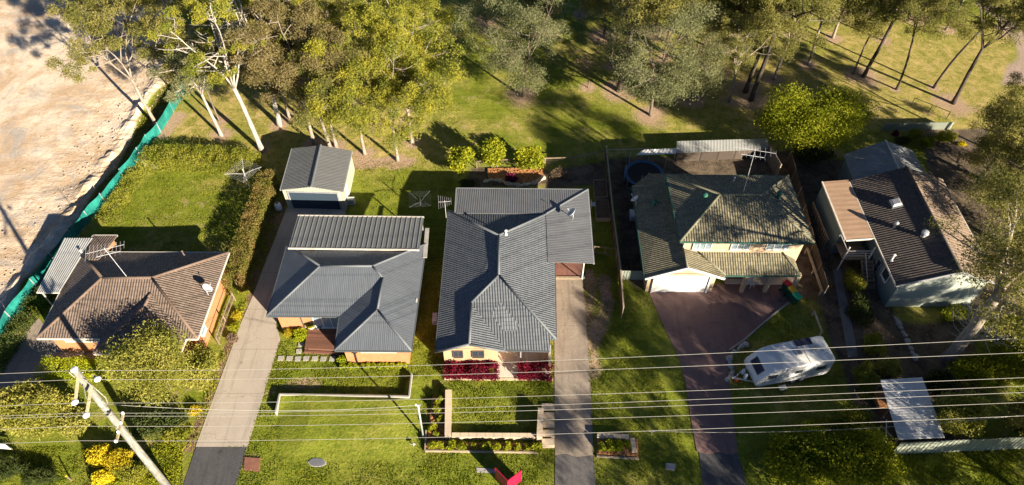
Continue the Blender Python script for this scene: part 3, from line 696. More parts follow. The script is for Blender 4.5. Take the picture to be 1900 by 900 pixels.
    base = n.mix(n.ramp(n.math('ADD', cv[0], n.math('MULTIPLY', n.math('SUBTRACT', a2, 0.5), 0.8)), 0.3, 0.7), base, soil_c)
    bark_c = n.mix(n.ramp(a2, 0.35, 0.65), (0.10, 0.06, 0.035), (0.27, 0.18, 0.11)); bark_c = n.mix(n.ramp(a3, 0.55, 0.7, 0, 0.6), bark_c, (0.33, 0.25, 0.16))
    base = n.mix(n.ramp(cv[1], 0.35, 0.65), base, bark_c)
    wd = n.mix(n.ramp(a2, 0.35, 0.65), (0.045, 0.06, 0.01), (0.13, 0.14, 0.03)); wd = n.mix(n.ramp(a1, 0.5, 0.66, 0, 0.8), wd, (0.2, 0.15, 0.09))
    base = n.mix(n.ramp(ex[1], 0.35, 0.7), base, wd)
    s0 = n.noise(p, 0.11, 7, 0.65, 1.2); s1 = n.noise(p, 0.5, 7, 0.7, 1.5)
    sn = n.mix(n.ramp(s0, 0.42, 0.56), (0.52, 0.38, 0.25), (0.74, 0.62, 0.49)); sn = n.mix(n.ramp(s1, 0.52, 0.66, 0, 0.6), sn, (0.42, 0.26, 0.13))
    sn = n.mix(n.ramp(n.noise(p, 0.2, 6, 0.7, 0.8), 0.52, 0.62, 0, 0.7), sn, (0.36, 0.35, 0.34)); sn = n.mix(n.ramp(st, 0.48, 0.66, 0, 0.35), sn, (0.36, 0.24, 0.16))
    sn = n.mix(n.ramp(a3, 0.5, 0.75, 0, 0.3), sn, (0.72, 0.62, 0.5))
    base = n.mix(n.ramp(mk[2], 0.35, 0.65), base, sn)
    rd = n.mix(n.ramp(st, 0.35, 0.65), (0.27, 0.2, 0.16), (0.42, 0.33, 0.27)); base = n.mix(n.ramp(ex[0], 0.35, 0.65), base, rd)
    bare = n.math('MAXIMUM', n.math('MAXIMUM', mk[2], ex[0]), cv[0])
    hh = n.math('ADD', n.math('MULTIPLY', a2, 1.0), n.math('MULTIPLY', a3, 0.45)); hh = n.math('ADD', hh, n.math('MULTIPLY', a1, 1.0))
    hb = n.math('MULTIPLY', hh, n.math('SUBTRACT', 1.0, n.math('MULTIPLY', bare, 0.25)))
    hb = n.math('ADD', hb, n.math('MULTIPLY', n.math('MULTIPLY', st, mk[2]), 1.0))
    n.out(base, 0.95, n.bump(hb, 0.85, 0.14), 0, 0.1)
    me.materials.append(m); o = bpy.data.objects.new('ground', me); col.objects.link(o); tag(o, kind='structure')
    o['label'] = 'grass, dirt and bare sand ground under the whole neighbourhood'
    return o
# ------------------------------------------------------------------ trees: where each one stands
# (kind, base pixel, height m, turn, label)
TREES = [
 ('olive', (293, 236), 15.5, 0.3, 'broad olive gum tree spreading over the bare sand beside the teal fence'),
 ('olive', (352, 90), 15, 2.1, 'olive gum tree beyond the upper end of the teal fence'),
 ('whitebare', (411, 252), 14, 1.0, 'grey green gum with pale trunk, just right of the teal fence end'),
 ('slim', (407, 224), 11, 4.0, 'slim gum with a thin trunk behind the pale trunked gum near the teal fence'),
 ('hero', (487, 280), 19.5, 0.4, 'tall white gum with bare forking limbs behind the hedge corner'),
 ('hero', (519, 232), 20, 2.6, 'tall white trunked gum behind and right of the forking white gum'),
 ('brown', (537, 218), 13, 5.0, 'short brownish gum between the two white gums and the garage'),
 ('brown', (583, 268), 16, 1.1, 'brownish gum with a white trunk behind the left side of the garage'),
 ('brown', (612, 272), 15, 3.1, 'brown crowned gum behind the middle of the garage'),
 ('olive', (624, 273), 14, 5.2, 'thin olive gum close beside the brown crowned gum behind the garage'),
 ('lime', (677, 286), 14, 0.2, 'yellow green gum with a straight pale trunk right of the garage'),
 ('lime', (700, 233), 14.5, 2.2, 'yellow green gum in the second row behind the one right of the garage'),
 ('lime', (738, 298), 14, 3.9, 'yellow green gum with forked trunk, nearest the shaded back lawn'),
 ('lime', (765, 266), 15, 5.4, 'large yellow green gum right of the forked trunk one'),
 ('brown', (560, 150), 15, 4.2, 'brown green gum deep in the left clump behind the garage'),
 ('olive', (640, 140), 15, 2.9, 'olive gum deep in the clump behind the yellow green gums'),
 ('lime', (750, 150), 14, 1.4, 'yellow green gum farthest back in the left clump, beside the sunny clearing'),
 ('olive', (455, 120), 16, 0.9, 'olive gum behind the two tall white gums'),
 ('brown', (385, 20), 16, 2.0, 'brownish gum at the top edge left of the tall white gums'),
 ('olive', (500, 30), 16, 3.3, 'olive gum at the top edge above the tall white gums'),
 ('brown', (610, 40), 15, 0.0, 'brown green gum at the top edge above the garage'),
 ('olive', (720, 40), 15, 1.9, 'olive gum at the top edge left of the sunny clearing'),
 ('olive', (210, 30), 14, 4.4, 'olive gum at the top left standing on the edge of the sand'),
 ('slim', (250, 120), 12, 1.2, 'slim gum on the sand behind the broad olive gum'),
 ('grey', (970, 178), 12.5, 1.3, 'grey green gum alone in the sunny clearing with a low full crown'),
 ('sapling', (1091, 162), 4.5, 0.5, 'small leafless sapling in the shade right of the lone grey green gum'),
 ('dark', (1148, 168), 20, 2.2, 'tall gum with a thick dark straight trunk in the middle of the shaded park'),
 ('slim', (1134, 122), 11, 3.0, 'slim dark gum just left behind the thick dark trunk'),
 ('slim', (1179, 118), 12, 5.0, 'slim gum just right behind the thick dark trunk'),
 ('grey', (1207, 214), 14, 2.7, 'full grey green gum nearest the back sheds of the green tiled house'),
 ('dark', (1257, 147), 13, 4.3, 'dark trunked gum behind the full grey green gum'),
 ('grey', (1279, 184), 10.5, 5.1, 'small grey green gum right of the full one behind the back sheds'),
 ('olive', (1353, 188), 12, 0.6, 'light olive gum with a clean pale trunk left of the bright green tree'),
 ('dark', (1383, 170), 17, 1.6, 'dark trunked gum right of the clean pale trunk'),
 ('dark', (1393, 185), 18.5, 3.6, 'big gum with a thick trunk touching the top of the bright green tree'),
 ('olive', (1435, 147), 14, 2.5, 'olive gum behind the bright green tree on its left'),
 ('olive', (1500, 120), 14, 5.8, 'olive gum behind the middle of the bright green tree'),
 ('slim', (1583, 137), 12, 0.8, 'slim dark gum at the right of the bright green tree'),
 ('dark', (1602, 142), 15, 2.9, 'dark trunked gum beside the slim one right of the bright green tree'),
 ('slimdark', (1663, 166), 13.5, 1.5, 'straight slender gum, left one of the pair in the dry grass'),
 ('slimdark', (1732, 163), 14.5, 4.1, 'straight slender gum, right one of the pair in the dry grass'),
 ('dark', (1768, 192), 15, 0.1, 'dark thick gum at the right edge of the dry grass'),
 ('grey', (905, 40), 13, 3.8, 'grey green gum at the top edge left of the lone gum'),
 ('grey', (1010, 60), 13, 0.9, 'grey green gum behind the lone gum in the clearing'),
 ('olive', (1075, 30), 13, 1.7, 'olive gum at the top edge right of the clearing'),
 ('grey', (1120, 70), 14, 4.8, 'grey gum behind the slim dark gum in the shaded park'),
 ('grey', (1215, 60), 14, 5.5, 'grey gum at the top edge above the full grey green gum'),
 ('olive', (1275, 30), 14, 2.4, 'olive gum at the top edge in the middle of the park'),
 ('grey', (1320, 90), 13, 3.2, 'grey gum deep in the park behind the clean pale trunk'),
 ('olive', (1395, 50), 14, 5.9, 'olive gum at the top edge above the dark trunked pair'),
 ('rusty', (1380, 60), 6, 1.0, 'small tree with rusty orange leaves in the far park'),
 ('grey', (1470, 60), 14, 0.4, 'grey gum at the top edge above the bright green tree'),
 ('olive', (1545, 70), 14, 4.6, 'olive gum far behind the bright green tree on its right'),
 ('olive', (1600, 20), 13, 2.0, 'olive gum at the top edge above the slim dark gum'),
 ('olive', (1640, 75), 13, 0.7, 'olive gum behind the left one of the dry grass pair'),
 ('dark', (1560, 25), 15, 5.1, 'dark trunked gum at the top edge right of the bright green tree'),
 ('olive', (1755, 55), 13, 2.2, 'olive gum at the top edge above the right one of the dry grass pair'),
 ('grey', (1445, 20), 14, 1.4, 'grey gum at the very top edge left of the dry grass'),
 ('dark', (1325, 140), 13, 2.0, 'dark trunked gum left of the clean pale trunk in the park'),
 ('slim', (1230, 110), 12, 0.3, 'slim gum between the thick dark trunk and the full grey green gum'),
 ('grey', (1700, 30), 12, 1.1, 'grey gum at the top edge above the pair in the dry grass'),
 ('slim', (1160, 30), 12, 1.9, 'slim gum at the top edge above the thick dark trunk'),
 ('grey', (1880, 60), 12, 3.0, 'grey gum beside the dirt track at the top right'),
 ('bigright', (1898, 372), 13, 0.0, 'spreading olive gum at the right edge level with the workshop'),
 ('bigright', (1858, 452), 13.5, 1.0, 'spreading olive gum right of the tan roof slope, nearest the house'),
 ('bigright', (1930, 490), 14, 5.0, 'olive gum at the right edge above the upright gum'),
 ('olive', (1880, 300), 12, 5.0, 'olive gum at the right edge beside the dry grass'),
 ('bigright', (1818, 330), 9.5, 2.4, 'olive gum over the garden right of the metal workshop'),
]
TREE_SPOTS = [(P(*t[1]).x, P(*t[1]).y, {'dark': 2.6, 'sapling': 1.4, 'grey': 2.4, 'slim': 1.2, 'slimdark': 0.9}.get(t[0], 1.5)) for t in TREES]
build_ground()
# ------------------------------------------------------------------ driveways, paths, street
SHEETS = []
def sheet(name, pxs, mat, z=0.025, t=0.08, label=None):
    SHEETS.append(px(pxs))
    mb = MB(); mb.poly([V(p.x, p.y, z) for p in px(pxs)], t); o = mb.build(name, mat); tag(o, kind='structure')
    if label: o['label'] = label
    return o
def smooth_px(pts, n=6):
    out = []
    for i in range(len(pts)-1):
        p0, p1, p2, p3 = pts[max(i-1, 0)], pts[i], pts[i+1], pts[min(i+2, len(pts)-1)]
        for k in range(n):
            t = k/n; out.append(tuple(0.5*((2*p1[a])+(-p0[a]+p2[a])*t+(2*p0[a]-5*p1[a]+4*p2[a]-p3[a])*t*t+(-p0[a]+3*p1[a]-3*p2[a]+p3[a])*t**3) for a in (0, 1)))
    out.append(pts[-1]); return out
sheet('driveway', [(533, 385), (642, 385), (640, 400), (560, 470), (512, 600), (520, 630), (459, 829), (363, 829), (400, 728), (447, 600), (470, 547), (488, 500)], M['drive_tan'], label='tan concrete driveway running up to the garage')
sheet('driveway_apron', [(364, 829.5), (458.5, 829.5), (450, 860), (436, 905), (425, 1015), (310, 1015), (340, 900)], M['asphalt'], 0.02, label='dark asphalt at the foot of the tan driveway')
L_ = [(1029, 480), (1028.5, 600), (1029, 720), (1030, 845)]; R_ = smooth_px([(1101, 845), (1096, 720), (1091, 640), (1085, 560), (1080, 480)])
sheet('driveway', L_+[(1050, 842), (1070, 848)]+R_, M['drive_grey'], label='stained grey concrete driveway beside the slate roofed house')
sheet('driveway_apron', [(1030, 845.6), (1050, 842.6), (1070, 848.6), (1101, 845.6), (1106, 900), (1112, 1015), (1029, 1015)], M['asphalt_old'], 0.02, label='worn asphalt at the foot of the grey driveway')
left = smooth_px([(1200, 535), (1212, 562), (1236, 616), (1260, 666), (1274, 725), (1284, 790), (1293, 838)])
right = smooth_px([(1369, 840), (1363, 790), (1356, 735), (1351, 690), (1354, 652), (1383, 630), (1417, 600), (1459, 566), (1476, 545)])
sheet('driveway', left+[(1312, 843), (1335, 839), (1352, 844)]+right+[(1480, 515), (1300, 530)], M['drive_brown'], label='red brown concrete driveway widening to the forecourt')
sheet('driveway_apron', [(1297, 838.5), (1312, 843.6), (1335, 839.6), (1352, 844.6), (1369, 840.6), (1378, 870), (1388, 905), (1400, 1015), (1306, 1015), (1304, 900)], M['asphalt'], 0.02, label='dark asphalt at the foot of the red brown driveway')
sheet('driveway', [(72, 590), (100, 628), (240, 628), (235, 660), (180, 668), (120, 668), (70, 720), (-40, 800), (-90, 790), (0, 700), (45, 620)], M['drive_grey'], label='concrete drive in front of the brown tiled house')
sheet('path', [(922, 640), (1020, 640), (1022, 700), (922, 700)], M['porch'], 0.10, 0.15, label='cream porch floor between the red hedges')
o = MB().poly([V(-130, 3.0, 0.0), V(130, 5.0, 0.0), V(130, 13.0, 0.0), V(-130, 11.0, 0.0)], 0.1).build('road', M['asphalt_old']); tag(o, kind='structure')
mb = MB(); mb.bar((-130, 11.1, 0.05), (130, 13.1, 0.05), 0.3, 0.15); o = mb.build('kerb', M['conc']); tag(o, kind='structure')
for i in range(12):
    mb = MB(); p, q = V(-60+i*10, 0, 0.004), V(-57+i*10, 0, 0.004); p.y = 7+1*(p.x+130)/130; q.y = 7+1*(q.x+130)/130; mb.bar(p, q, 0.12, 0.008); o = mb.build('road_marking', M['white']); tag(o, kind='structure')
sheet('path', [(1545, 500), (1560, 500), (1592, 660), (1574, 664)], M['path_conc'], label='narrow grey path beside the shrubs')
sheet('path', [(1480, 510), (1360, 510), (1345, 512), (1345, 527), (1476, 530)], M['porch'], 0.12, 0.15, label='porch floor under the green verandah roof')
# edging of the brown driveway
m = MB(); pts = px(smooth_px([(1353, 650), (1383, 629), (1417, 599), (1459, 565), (1478, 548)]))
for a, b in zip(pts[:-1], pts[1:]): m.bar(a+V(0, 0, 0.05), b+V(0, 0, 0.05), 0.12, 0.14)
tag(m.build('edging', M['conc']), 'curved concrete edging between the brown forecourt and the caravan lawn', 'edging')

def rp(*a): return [P(*q) if not isinstance(q, Vector) else q for q in a]
# ------------------------------------------------------------------ small roof things
def antenna(base, top, label, n=9, boom=2.2, heading=0.3, mat='alu', double=False):
    t = thing('tv_antenna', base, label, 'antenna'); b, p = Vector(base), Vector(top)
    MB().tube([b, p], 0.022, 7).build('mast', M[mat], t)
    d = V(math.cos(heading), math.sin(heading), 0); s = V(-d.y, d.x, 0); m = MB(); c = p - V(0, 0, 0.15)
    m.bar(c-d*boom/2, c+d*boom/2, 0.025, 0.025); m.build('boom', M[mat], t); m = MB()
    for i in range(n):
        q = c - d*boom/2 + d*boom*(i/(n-1)); w = 0.85-0.45*i/(n-1)
        m.tube([q-s*w, q+s*w], 0.009, 5)
    m.build('elements', M[mat], t)
    if double:
        m = MB(); c2 = p - V(0, 0, 0.75); m.bar(c2-d*0.9, c2+d*0.9, 0.035, 0.035)
        for i in range(6):
            q = c2-d*0.9+d*1.8*i/5; m.tube([q-s*0.45+V(0, 0, 0.12), q+s*0.45-V(0, 0, 0.12)], 0.009, 5)
        m.build('lower_elements', M[mat], t)
    return t
def dish(base, label, r=0.42, az=2.2, mat='dish', tall=0.45):
    b = Vector(base); t = thing('satellite_dish', b, label, 'satellite dish')
    m = MB(); m.tube([b-V(0, 0, 0.1), b+V(0, 0, tall), b+V(math.cos(az)*0.12, math.sin(az)*0.12, tall+0.1)], 0.035, 7); m.build('bracket', M['steel'], t)
    ax = V(math.cos(az)*0.75, math.sin(az)*0.75, 0.75).normalized(); c = b+V(0, 0, tall+0.1)+ax*0.12
    m = MB(); m.lathe(c, [(0.02, 0.0), (r*0.5, 0.035), (r*0.85, 0.1), (r, 0.15), (r, 0.175), (r*0.85, 0.125), (r*0.5, 0.06), (0.02, 0.025)], 24, ax)
    m.build('reflector', M[mat], t, smooth=True)
    m = MB(); f = c+ax*0.62; m.tube([c-V(0, 0, r*0.7)+ax*0.1, f], 0.018, 5); m.lathe(f-ax*0.06, [(0.045, 0), (0.045, 0.12)], 8, ax); m.build('feed_arm', M['steel'], t)
    return t
def vent(base, label, mat='vent_green', r=0.2):
    b = Vector(base); t = thing('roof_vent', b, label, 'roof vent')
    MB().lathe(b-V(0, 0, 0.15), [(r*0.8, 0), (r*0.75, 0.35), (r*0.9, 0.36), (r*0.9, 0.4)], 14).build('base', M[mat], t)
    m = MB(); m.lathe(b+V(0, 0, 0.25), [(r*0.75, 0), (r*1.15, 0.1), (r*1.2, 0.2), (r*0.95, 0.31), (r*0.3, 0.36)], 14)
    for i in range(14):
        a = i*2*math.pi/14; m.bar(b+V(math.cos(a)*r*1.1, math.sin(a)*r*1.1, 0.28), b+V(math.cos(a+0.3)*r*1.05, math.sin(a+0.3)*r*1.05, 0.53), 0.02, 0.03)
    m.build('turbine', M[mat], t); return t
def pipe(base, h, label, mat='gutter_white', r=0.05, cap=True):
    b = Vector(base); t = thing('roof_pipe', b, label, 'roof pipe')
    MB().tube([b-V(0, 0, 0.15), b+V(0, 0, h)], r, 8).build('pipe', M[mat], t)
    if cap: MB().lathe(b+V(0, 0, h), [(r*1.8, 0), (r*1.8, 0.03), (r*0.4, 0.08)], 8).build('cowl', M[mat], t)
    m = MB(); m.lathe(b-V(0, 0, 0.05), [(r*2.4, 0), (r*1.4, 0.12)], 8); m.build('flashing', M['gutter_grey'], t); return t

# ------------------------------------------------------------------ HOUSE with brown tiles, far left
h1 = thing('brick_house', (-30.5, 33.5, 0), 'orange brick house with a brown tiled hip roof, farthest left', 'house')
BL, BR, FR, FL = V(-37.15, 38.1, 2.7), V(-24.35, 38.05, 2.7), V(-24.35, 29.25, 2.7), V(-36.8, 29.3, 2.7)
R1, R2 = V(-32.6, 33.67, 4.68), V(-28.65, 33.67, 4.68)
A_, B_, C_, D_ = V(-31.85, 29.27, 2.7), V(-31.85, 27.9, 2.7), V(-25.25, 27.9, 2.7), V(-25.25, 29.26, 2.7)
J_, K_ = V(-28.55, 31.2, 4.17), V(-28.55, 32.5, 4.15)
rf = roof_mesh([[BL, FL, R1], [BL, R1, R2, BR], [BR, R2, FR], [FL, A_, K_, D_, FR, R2, R1], [A_, B_, J_, K_], [B_, C_, J_], [C_, D_, K_, J_]]).build('roof', M['brown_tile'], h1, uv=True)
e1, e2, e3, e4 = V(-36.75, 39.95, 2.8), V(-34.65, 39.95, 2.8), V(-34.65, 36.6, 3.5), V(-35.75, 36.6, 3.5)
roof_mesh([[e1, e2, e3, e4], [e1, e4, V(-37.0, 37.6, 2.85)]]).build('rear_roof', M['brown_tile'], h1, uv=True)
caps([(BL, R1), (FL, R1), (R1, R2), (R2, BR), (R2, FR), (B_, J_), (C_, J_), (J_, K_), (K_+V(0, 0, .02), K_+V(0, -.4, .02))]).build('ridge_cap', M['brown_cap'], h1, smooth=True)
gutters([(BL, FL), (BL, BR), (BR, FR), (FL, A_), (A_, B_), (B_, C_), (C_, D_), (D_, FR), (e1, e2), (e1, V(-37.0, 37.6, 2.85))]).build('gutter', M['gutter_white'], h1)
prism(inset([FL, A_, B_, C_, D_, FR, BR, BL], 0.5), 0, 2.62).build('wall', M['orange_brick'], h1)
prism([(-36.3, 37.2), (-34.9, 37.2), (-34.9, 39.6), (-36.3, 39.6)], 0, 2.75).build('rear_wall', M['orange_brick'], h1)
add_window(h1, (-35.3, 29.8), (-32.6, 29.8), 1.65, 2.3, M['white'], M['glass'], (0, -1), 2)
add_window(h1, (-30.9, 28.4), (-28.6, 28.4), 1.0, 2.2, M['white'], M['glass'], (0, -1), 2)
add_window(h1, (-24.85, 30.4), (-24.85, 31.3), 1.2, 2.2, M['white'], M['blueglass'], (1, 0), 0)
cp = thing('carport', P(90, 500), 'white ribbed metal carport roof beside the brown tiled house', 'carport')
a, b, c, d = P(119, 442, 2.75), P(172, 442, 2.95), P(110, 543, 2.95), P(67, 543, 2.75)
ribbed(a, b, c, d, 12, 0.05, .02, .3).build('roof', M['zinc'], cp)
ribbed(d+V(0, -0.02, 0), c+V(0, -0.02, 0), c+V(0, 0, -0.12), d+V(0, 0, -0.12), 1, 0.01).build('fascia', M['white'], cp)
for i, q in enumerate((a, d, a.lerp(d, 0.5))):
    q = q+V(0.2, 0.25 if i == 1 else -0.25 if i == 0 else 0, 0); MB().bar((q.x, q.y, -0.1), (q.x, q.y, q.z-0.05), 0.09, 0.09).build('post', M['steel'], cp)
MB().bar(a+V(0.2, -0.1, -0.08), d+V(0.2, 0.1, -0.08), 0.06, 0.12).build('beam', M['steel'], cp)
antenna(P(238, 517, 4.6), P(193, 460, 7.0), 'tall tv antenna with many bars on the brown tiled roof ridge', 11, 2.8, 0.35, double=True)
dish(P(386, 546, 3.3), 'grey satellite dish on the right slope of the brown tiled roof', 0.42, 0.4)
pipe(P(342, 474, 3.0), 0.55, 'thin pipe near the back gutter of the brown tiled roof', 'brown_cap', 0.05)
pipe(P(152, 469, 2.95), 0.3, 'small pale pipe at the back left hip of the brown tiled roof', 'white', 0.07)

# ------------------------------------------------------------------ HOUSE with corrugated slate roof
h2 = thing('brick_house', (-13.2, 34.5, 0), 'orange brick house with a slate grey corrugated metal hip roof', 'house')
BL, FL, Mi = V(-17.55, 39.0, 2.7), V(-19.45, 31.4, 2.7), V(-13.6, 31.36, 2.7)
FL = P(495, 586, 2.7); BL = P(533, 453, 2.7); Mi = P(630, 586.5, 2.7); W1 = P(621, 650, 2.7); W2 = P(763, 651, 2.7); BR = P(790, 453, 2.7)
R1, R2, Wt, We = P(593.6, 494, 4.3), P(691, 494, 4.3), P(710, 515, 3.93), P(700.5, 575, 3.9)
roof_mesh([[BL, FL, R1], [BL, R1, R2, BR], [FL, Mi, Wt, R2, R1], [BR, R2, Wt, We, W2], [Mi, W1, We, Wt], [W1, W2, We]], 0.08).build('roof', M['slate_metal'], h2, uv=True)
caps([(BL, R1), (FL, R1), (R1, R2), (R2, BR), (R2, Wt), (Wt, We), (We, W1), (We, W2)], 0.09).build('ridge_cap', M['slate_cap'], h2, smooth=True)
gutters([(BL, FL), (FL, Mi), (Mi, W1), (W1, W2), (W2, BR), (BL, BR)]).build('gutter', M['slate_dark'], h2)
foot = inset([FL, Mi, W1, W2, BR, BL], 0.5)
prism(foot, 0, 2.63).build('wall', M['orange_brick'], h2)
fy = foot[0].y
gx0, gx1 = P(581, 600, 1).x, foot[1].x
add_window(h2, (gx0+0.1, fy), (gx1-0.05, fy), 0.45, 2.3, M['white'], M['blueglass'], (0, -1), 3, 0.05, 'sliding_door')
wy = foot[2].y
add_window(h2, (foot[2].x+1.3, wy), (foot[2].x+4.1, wy), 1.85, 2.35, M['white'], M['glass'], (0, -1), 2)
for q in (V(foot[0].x+1.9, fy-0.06, 0), V(foot[2].x+0.75, wy-0.06, 0)): MB().tube([q, q+V(0, 0, 2.6)], 0.045, 6).build('downpipe', M['slate_dark'], h2)
m = MB(); m.box((foot[2].x+3.2, wy-0.25, 2.45), (0.7, 0.3, 0.12)); m.build('awning_box', M['white'], h2)
m = MB(); m.box((W2.x-0.02, P(768, 560, 2.6).y, 2.78), (0.12, 0.3, 0.1)); m.build('gutter_guard', M['gutter_white'], h2)
pt = thing('patio_cover', P(660, 460), 'ribbed grey metal patio roof standing over the back of the slate roofed brick house', 'patio cover')
a, b, c, d = P(552.5, 400.5, 3.0), P(786.5, 403.5, 3.0), P(778, 463, 3.35), P(535, 460, 3.35)
ribbed(a, b, c, d, 26, 0.045, 0.03, 0.1).build('roof', M['rib_metal'], pt)
m = MB(); m.bar(d+V(0, -0.06, 0), c+V(0, -0.06, 0), 0.1, 0.14); m.bar(a+V(0, 0.06, -.05), b+V(0, 0.06, -.05), 0.12, 0.15); m.build('gutter', M['gutter_white'], pt)
for q in (a+V(.2, -.2, 0), b+V(-.2, -.2, 0), a.lerp(b, .5)+V(0, -.2, 0), d+V(.2, .2, 0), c+V(-.2, .2, 0)):
    MB().bar((q.x, q.y, -0.1), (q.x, q.y, q.z-0.03), 0.1, 0.1).build('post', M['gutter_grey'], pt)
MB().bar(b+V(.35, -1.0, -0.35), c+V(.45, -.4, -0.6), 0.35, 0.08).build('side_awning', M['conc'], pt)
dk = thing('timber_deck', P(600, 635), 'brown timber deck beside the pots at the front door', 'deck')
prism([P(573, 612), P(636, 612), P(632, 654), P(567, 651)], 0.0, 0.38).build('deck_floor', M['deck'], dk)
prism([P(566, 652.5), P(633, 655.5), P(633, 659), P(565, 656)], 0.0, 0.2).build('step', M['deck'], dk)

# garage shed
gs = thing('garage', P(588, 340), 'cream walled garage with a grey gable roof behind the brick house', 'garage')
FLr, FRr, BLr, BRr = P(520, 352, 2.5), P(636.5, 355.5, 2.5), P(541.5, 275.5, 2.5), P(653, 280, 2.5)
RF, RB = P(577.5, 346.5, 3.15), P(595, 269.5, 3.15)
roof_mesh([[FLr, RF, RB, BLr], [FRr, BRr, RB, RF]], 0.07).build('roof', M['shed_metal'], gs, uv=True)
caps([(RF, RB)], 0.12).build('ridge_cap', M['slate_cap'], gs)
ft = inset([FLr, FRr, BRr, BLr], 0.12)
wl = prism(ft, 0, 2.44); k = len(wl.v)
for y, (p, q) in ((0, (ft[0], ft[1])), (1, (ft[3], ft[2]))):
    mid = (p+q)/2; e = V(0, 0.08, 0) if y == 0 else V(0, -0.08, 0)
    g = [V(p.x, p.y, 2.4), V(q.x, q.y, 2.4), V(mid.x, mid.y, 3.06)]; wl.add(g+[v+e for v in g], [(0, 1, 2), (5, 4, 3), (0, 3, 4, 1), (1, 4, 5, 2), (2, 5, 3, 0)])
wl.build('wall', M['shed_wall'], gs, uv=True)
p, q = ft[0].lerp(ft[1], 0.1), ft[0].lerp(ft[1], 0.9)
dr_ = MB().bar((p.x, p.y-0.03, 1.1), (q.x, q.y-0.03, 1.1), 0.06, 2.15).build('roller_door', M['shed_door'], gs)
m = MB(); m.bar((p.x, p.y-0.06, 2.22), (q.x, q.y-0.06, 2.22), 0.12, 0.1); m.bar((p.x-.08, p.y-0.05, 0), (p.x-.08, p.y-.05, 2.27), 0.12, 0.12); m.bar((q.x+.08, q.y-.05, 0), (q.x+.08, q.y-.05, 2.27), .12, .12); m.build('door_frame', M['gutter_grey'], gs)
gutters([(FLr, BLr), (FRr, BRr)], 0.11).build('gutter', M['gutter_grey'], gs)
m = MB(); s = ft[1].lerp(ft[2], 0.25); m.box((s.x+0.03, s.y, 1.0), (0.06, 0.85, 2.0), 0.02); m.build('side_door', M['gutter_white'], gs)

# ------------------------------------------------------------------ HOUSE with slate tiles and the red hedges
h3 = thing('brick_house', (-1.2, 36, 0), 'tan brick house with slate tiles, a metal back roof and red hedges in front', 'house')
BL, FLc, G1, FG, BRt = P(832, 391, 2.7), P(808, 653.5, 2.7), P(871, 639.5, 3.8), P(936, 652, 2.7), V(3.1, 42.6, 2.95)
R1, R2, G0 = P(925, 437, 4.65), P(925.5, 511, 4.65), P(874, 562, 3.8)
VB, F1, F2, C = P(937.5, 649, 2.62), P(1020, 651, 2.42), P(1021, 630, 2.7), P(1032, 630, 2.7)
S1, S2 = P(1013, 397.5, 3.0), P(1016, 486, 3.0); S3 = P(1029.5, 487, 2.72); Bt = P(852, 397, 2.9)
roof_mesh([[BL, FLc, G1, G0, R2, R1], [Bt, R1, S1], [BL, R1, Bt], [R1, R2, C, S3, S2, S1], [G0, G1, FG, VB], [R2, G0, VB, F1, F2, C]], 0.1).build('roof', M['slate_tile'], h3, uv=True)
caps([(BL, R1), (R1, R2), (R2, G0), (G0, G1), (R2, C), (R1, S1), (FLc, G1), (G1, FG)], 0.1).build('ridge_cap', M['slate_cap'], h3, smooth=True)
gutters([(BL, FLc), (C, S3), (F1, VB)], 0.12).build('gutter', M['slate_dark'], h3)
T1, T2, T3, T4 = P(847, 349, 2.55), P(1091, 351.5, 2.5), P(1102, 488.5, 2.55), P(844, 395.5, 3.02)
mr = roof_mesh([[T1, T4, S1+V(0, 0, .05), T2], [S1+V(0, 0, .05), P(1016.5, 486, 3.05), T3, T2]], 0.06).build('metal_roof', M['slate_metal_light'], h3, uv=True)
caps([(S1+V(0, 0, .05), T2)], 0.08).build('metal_ridge_cap', M['slate_cap'], h3)
gutters([(T1, T2), (T2, T3), (T1, T4)], 0.12).build('metal_gutter', M['gutter_grey'], h3)
zw = 2.6
prism(inset([FLc, V(-0.62, FLc.y, 0), V(-0.62, 30.4, 0), V(C.x, 30.4, 0), V(3.66, 42.4, 0), V(BL.x, 42.4, 0)], 0.5), 0, 2.4).build('wall', M['tan_brick'], h3)
prism([(-5.3, 42.0), (2.7, 42.0), (2.7, 44.8), (-5.0, 44.8)], 0, 2.5).build('rear_wall', M['tan_brick'], h3)
gw = FLc.y+0.5; x0, x1 = FLc.x+0.5, -0.95
m = MB(); gp = [V(x0, gw, 2.35), V(x1-.15, gw, 2.35), V(G1.x, gw, 3.5)]; m.add(gp+[g+V(0, 0.2, 0) for g in gp], [(0, 1, 2), (5, 4, 3), (0, 3, 4, 1), (1, 4, 5, 2), (2, 5, 3, 0)]); m.build('gable', M['tan_brick'], h3)
add_window(h3, (P(841, 655, 1.6).x, gw), (P(859, 655, 1.6).x, gw), 1.35, 2.15, M['fence_dark'], M['glass'], (0, -1), 1)
add_window(h3, (P(876, 655, 1.6).x, gw), (P(898, 655, 1.6).x, gw), 1.35, 2.15, M['fence_dark'], M['glass'], (0, -1), 1)
add_window(h3, (-0.2, 30.9), (1.6, 30.9), 0.2, 2.2, M['white'], M['glass'], (0, -1), 1, name='front_door')
for xq in (966, 1019):
    q = P(xq, 672); MB().bar((q.x, q.y+0.1, 0.1), (q.x, q.y+.1, 2.35), 0.1, 0.1).build('porch_post', M['gutter_grey'], h3)
for q in (P(1080, 518), P(1083, 440)): MB().bar((q.x, q.y, -.1), (q.x, q.y, 2.55), 0.09, 0.09).build('carport_post', M['white'], h3)
m = MB(); m.box((2.95, P(0, 655, 0).y, 0.6), (0.2, 3.4, 1.2)); m.build('side_wall', M['tan_brick'], h3)
sheet('carport_floor', [(1030, 440), (1080, 440), (1084, 514), (1030, 514)], M['paver_red'], 0.035, label='red paved floor under the carport roof')
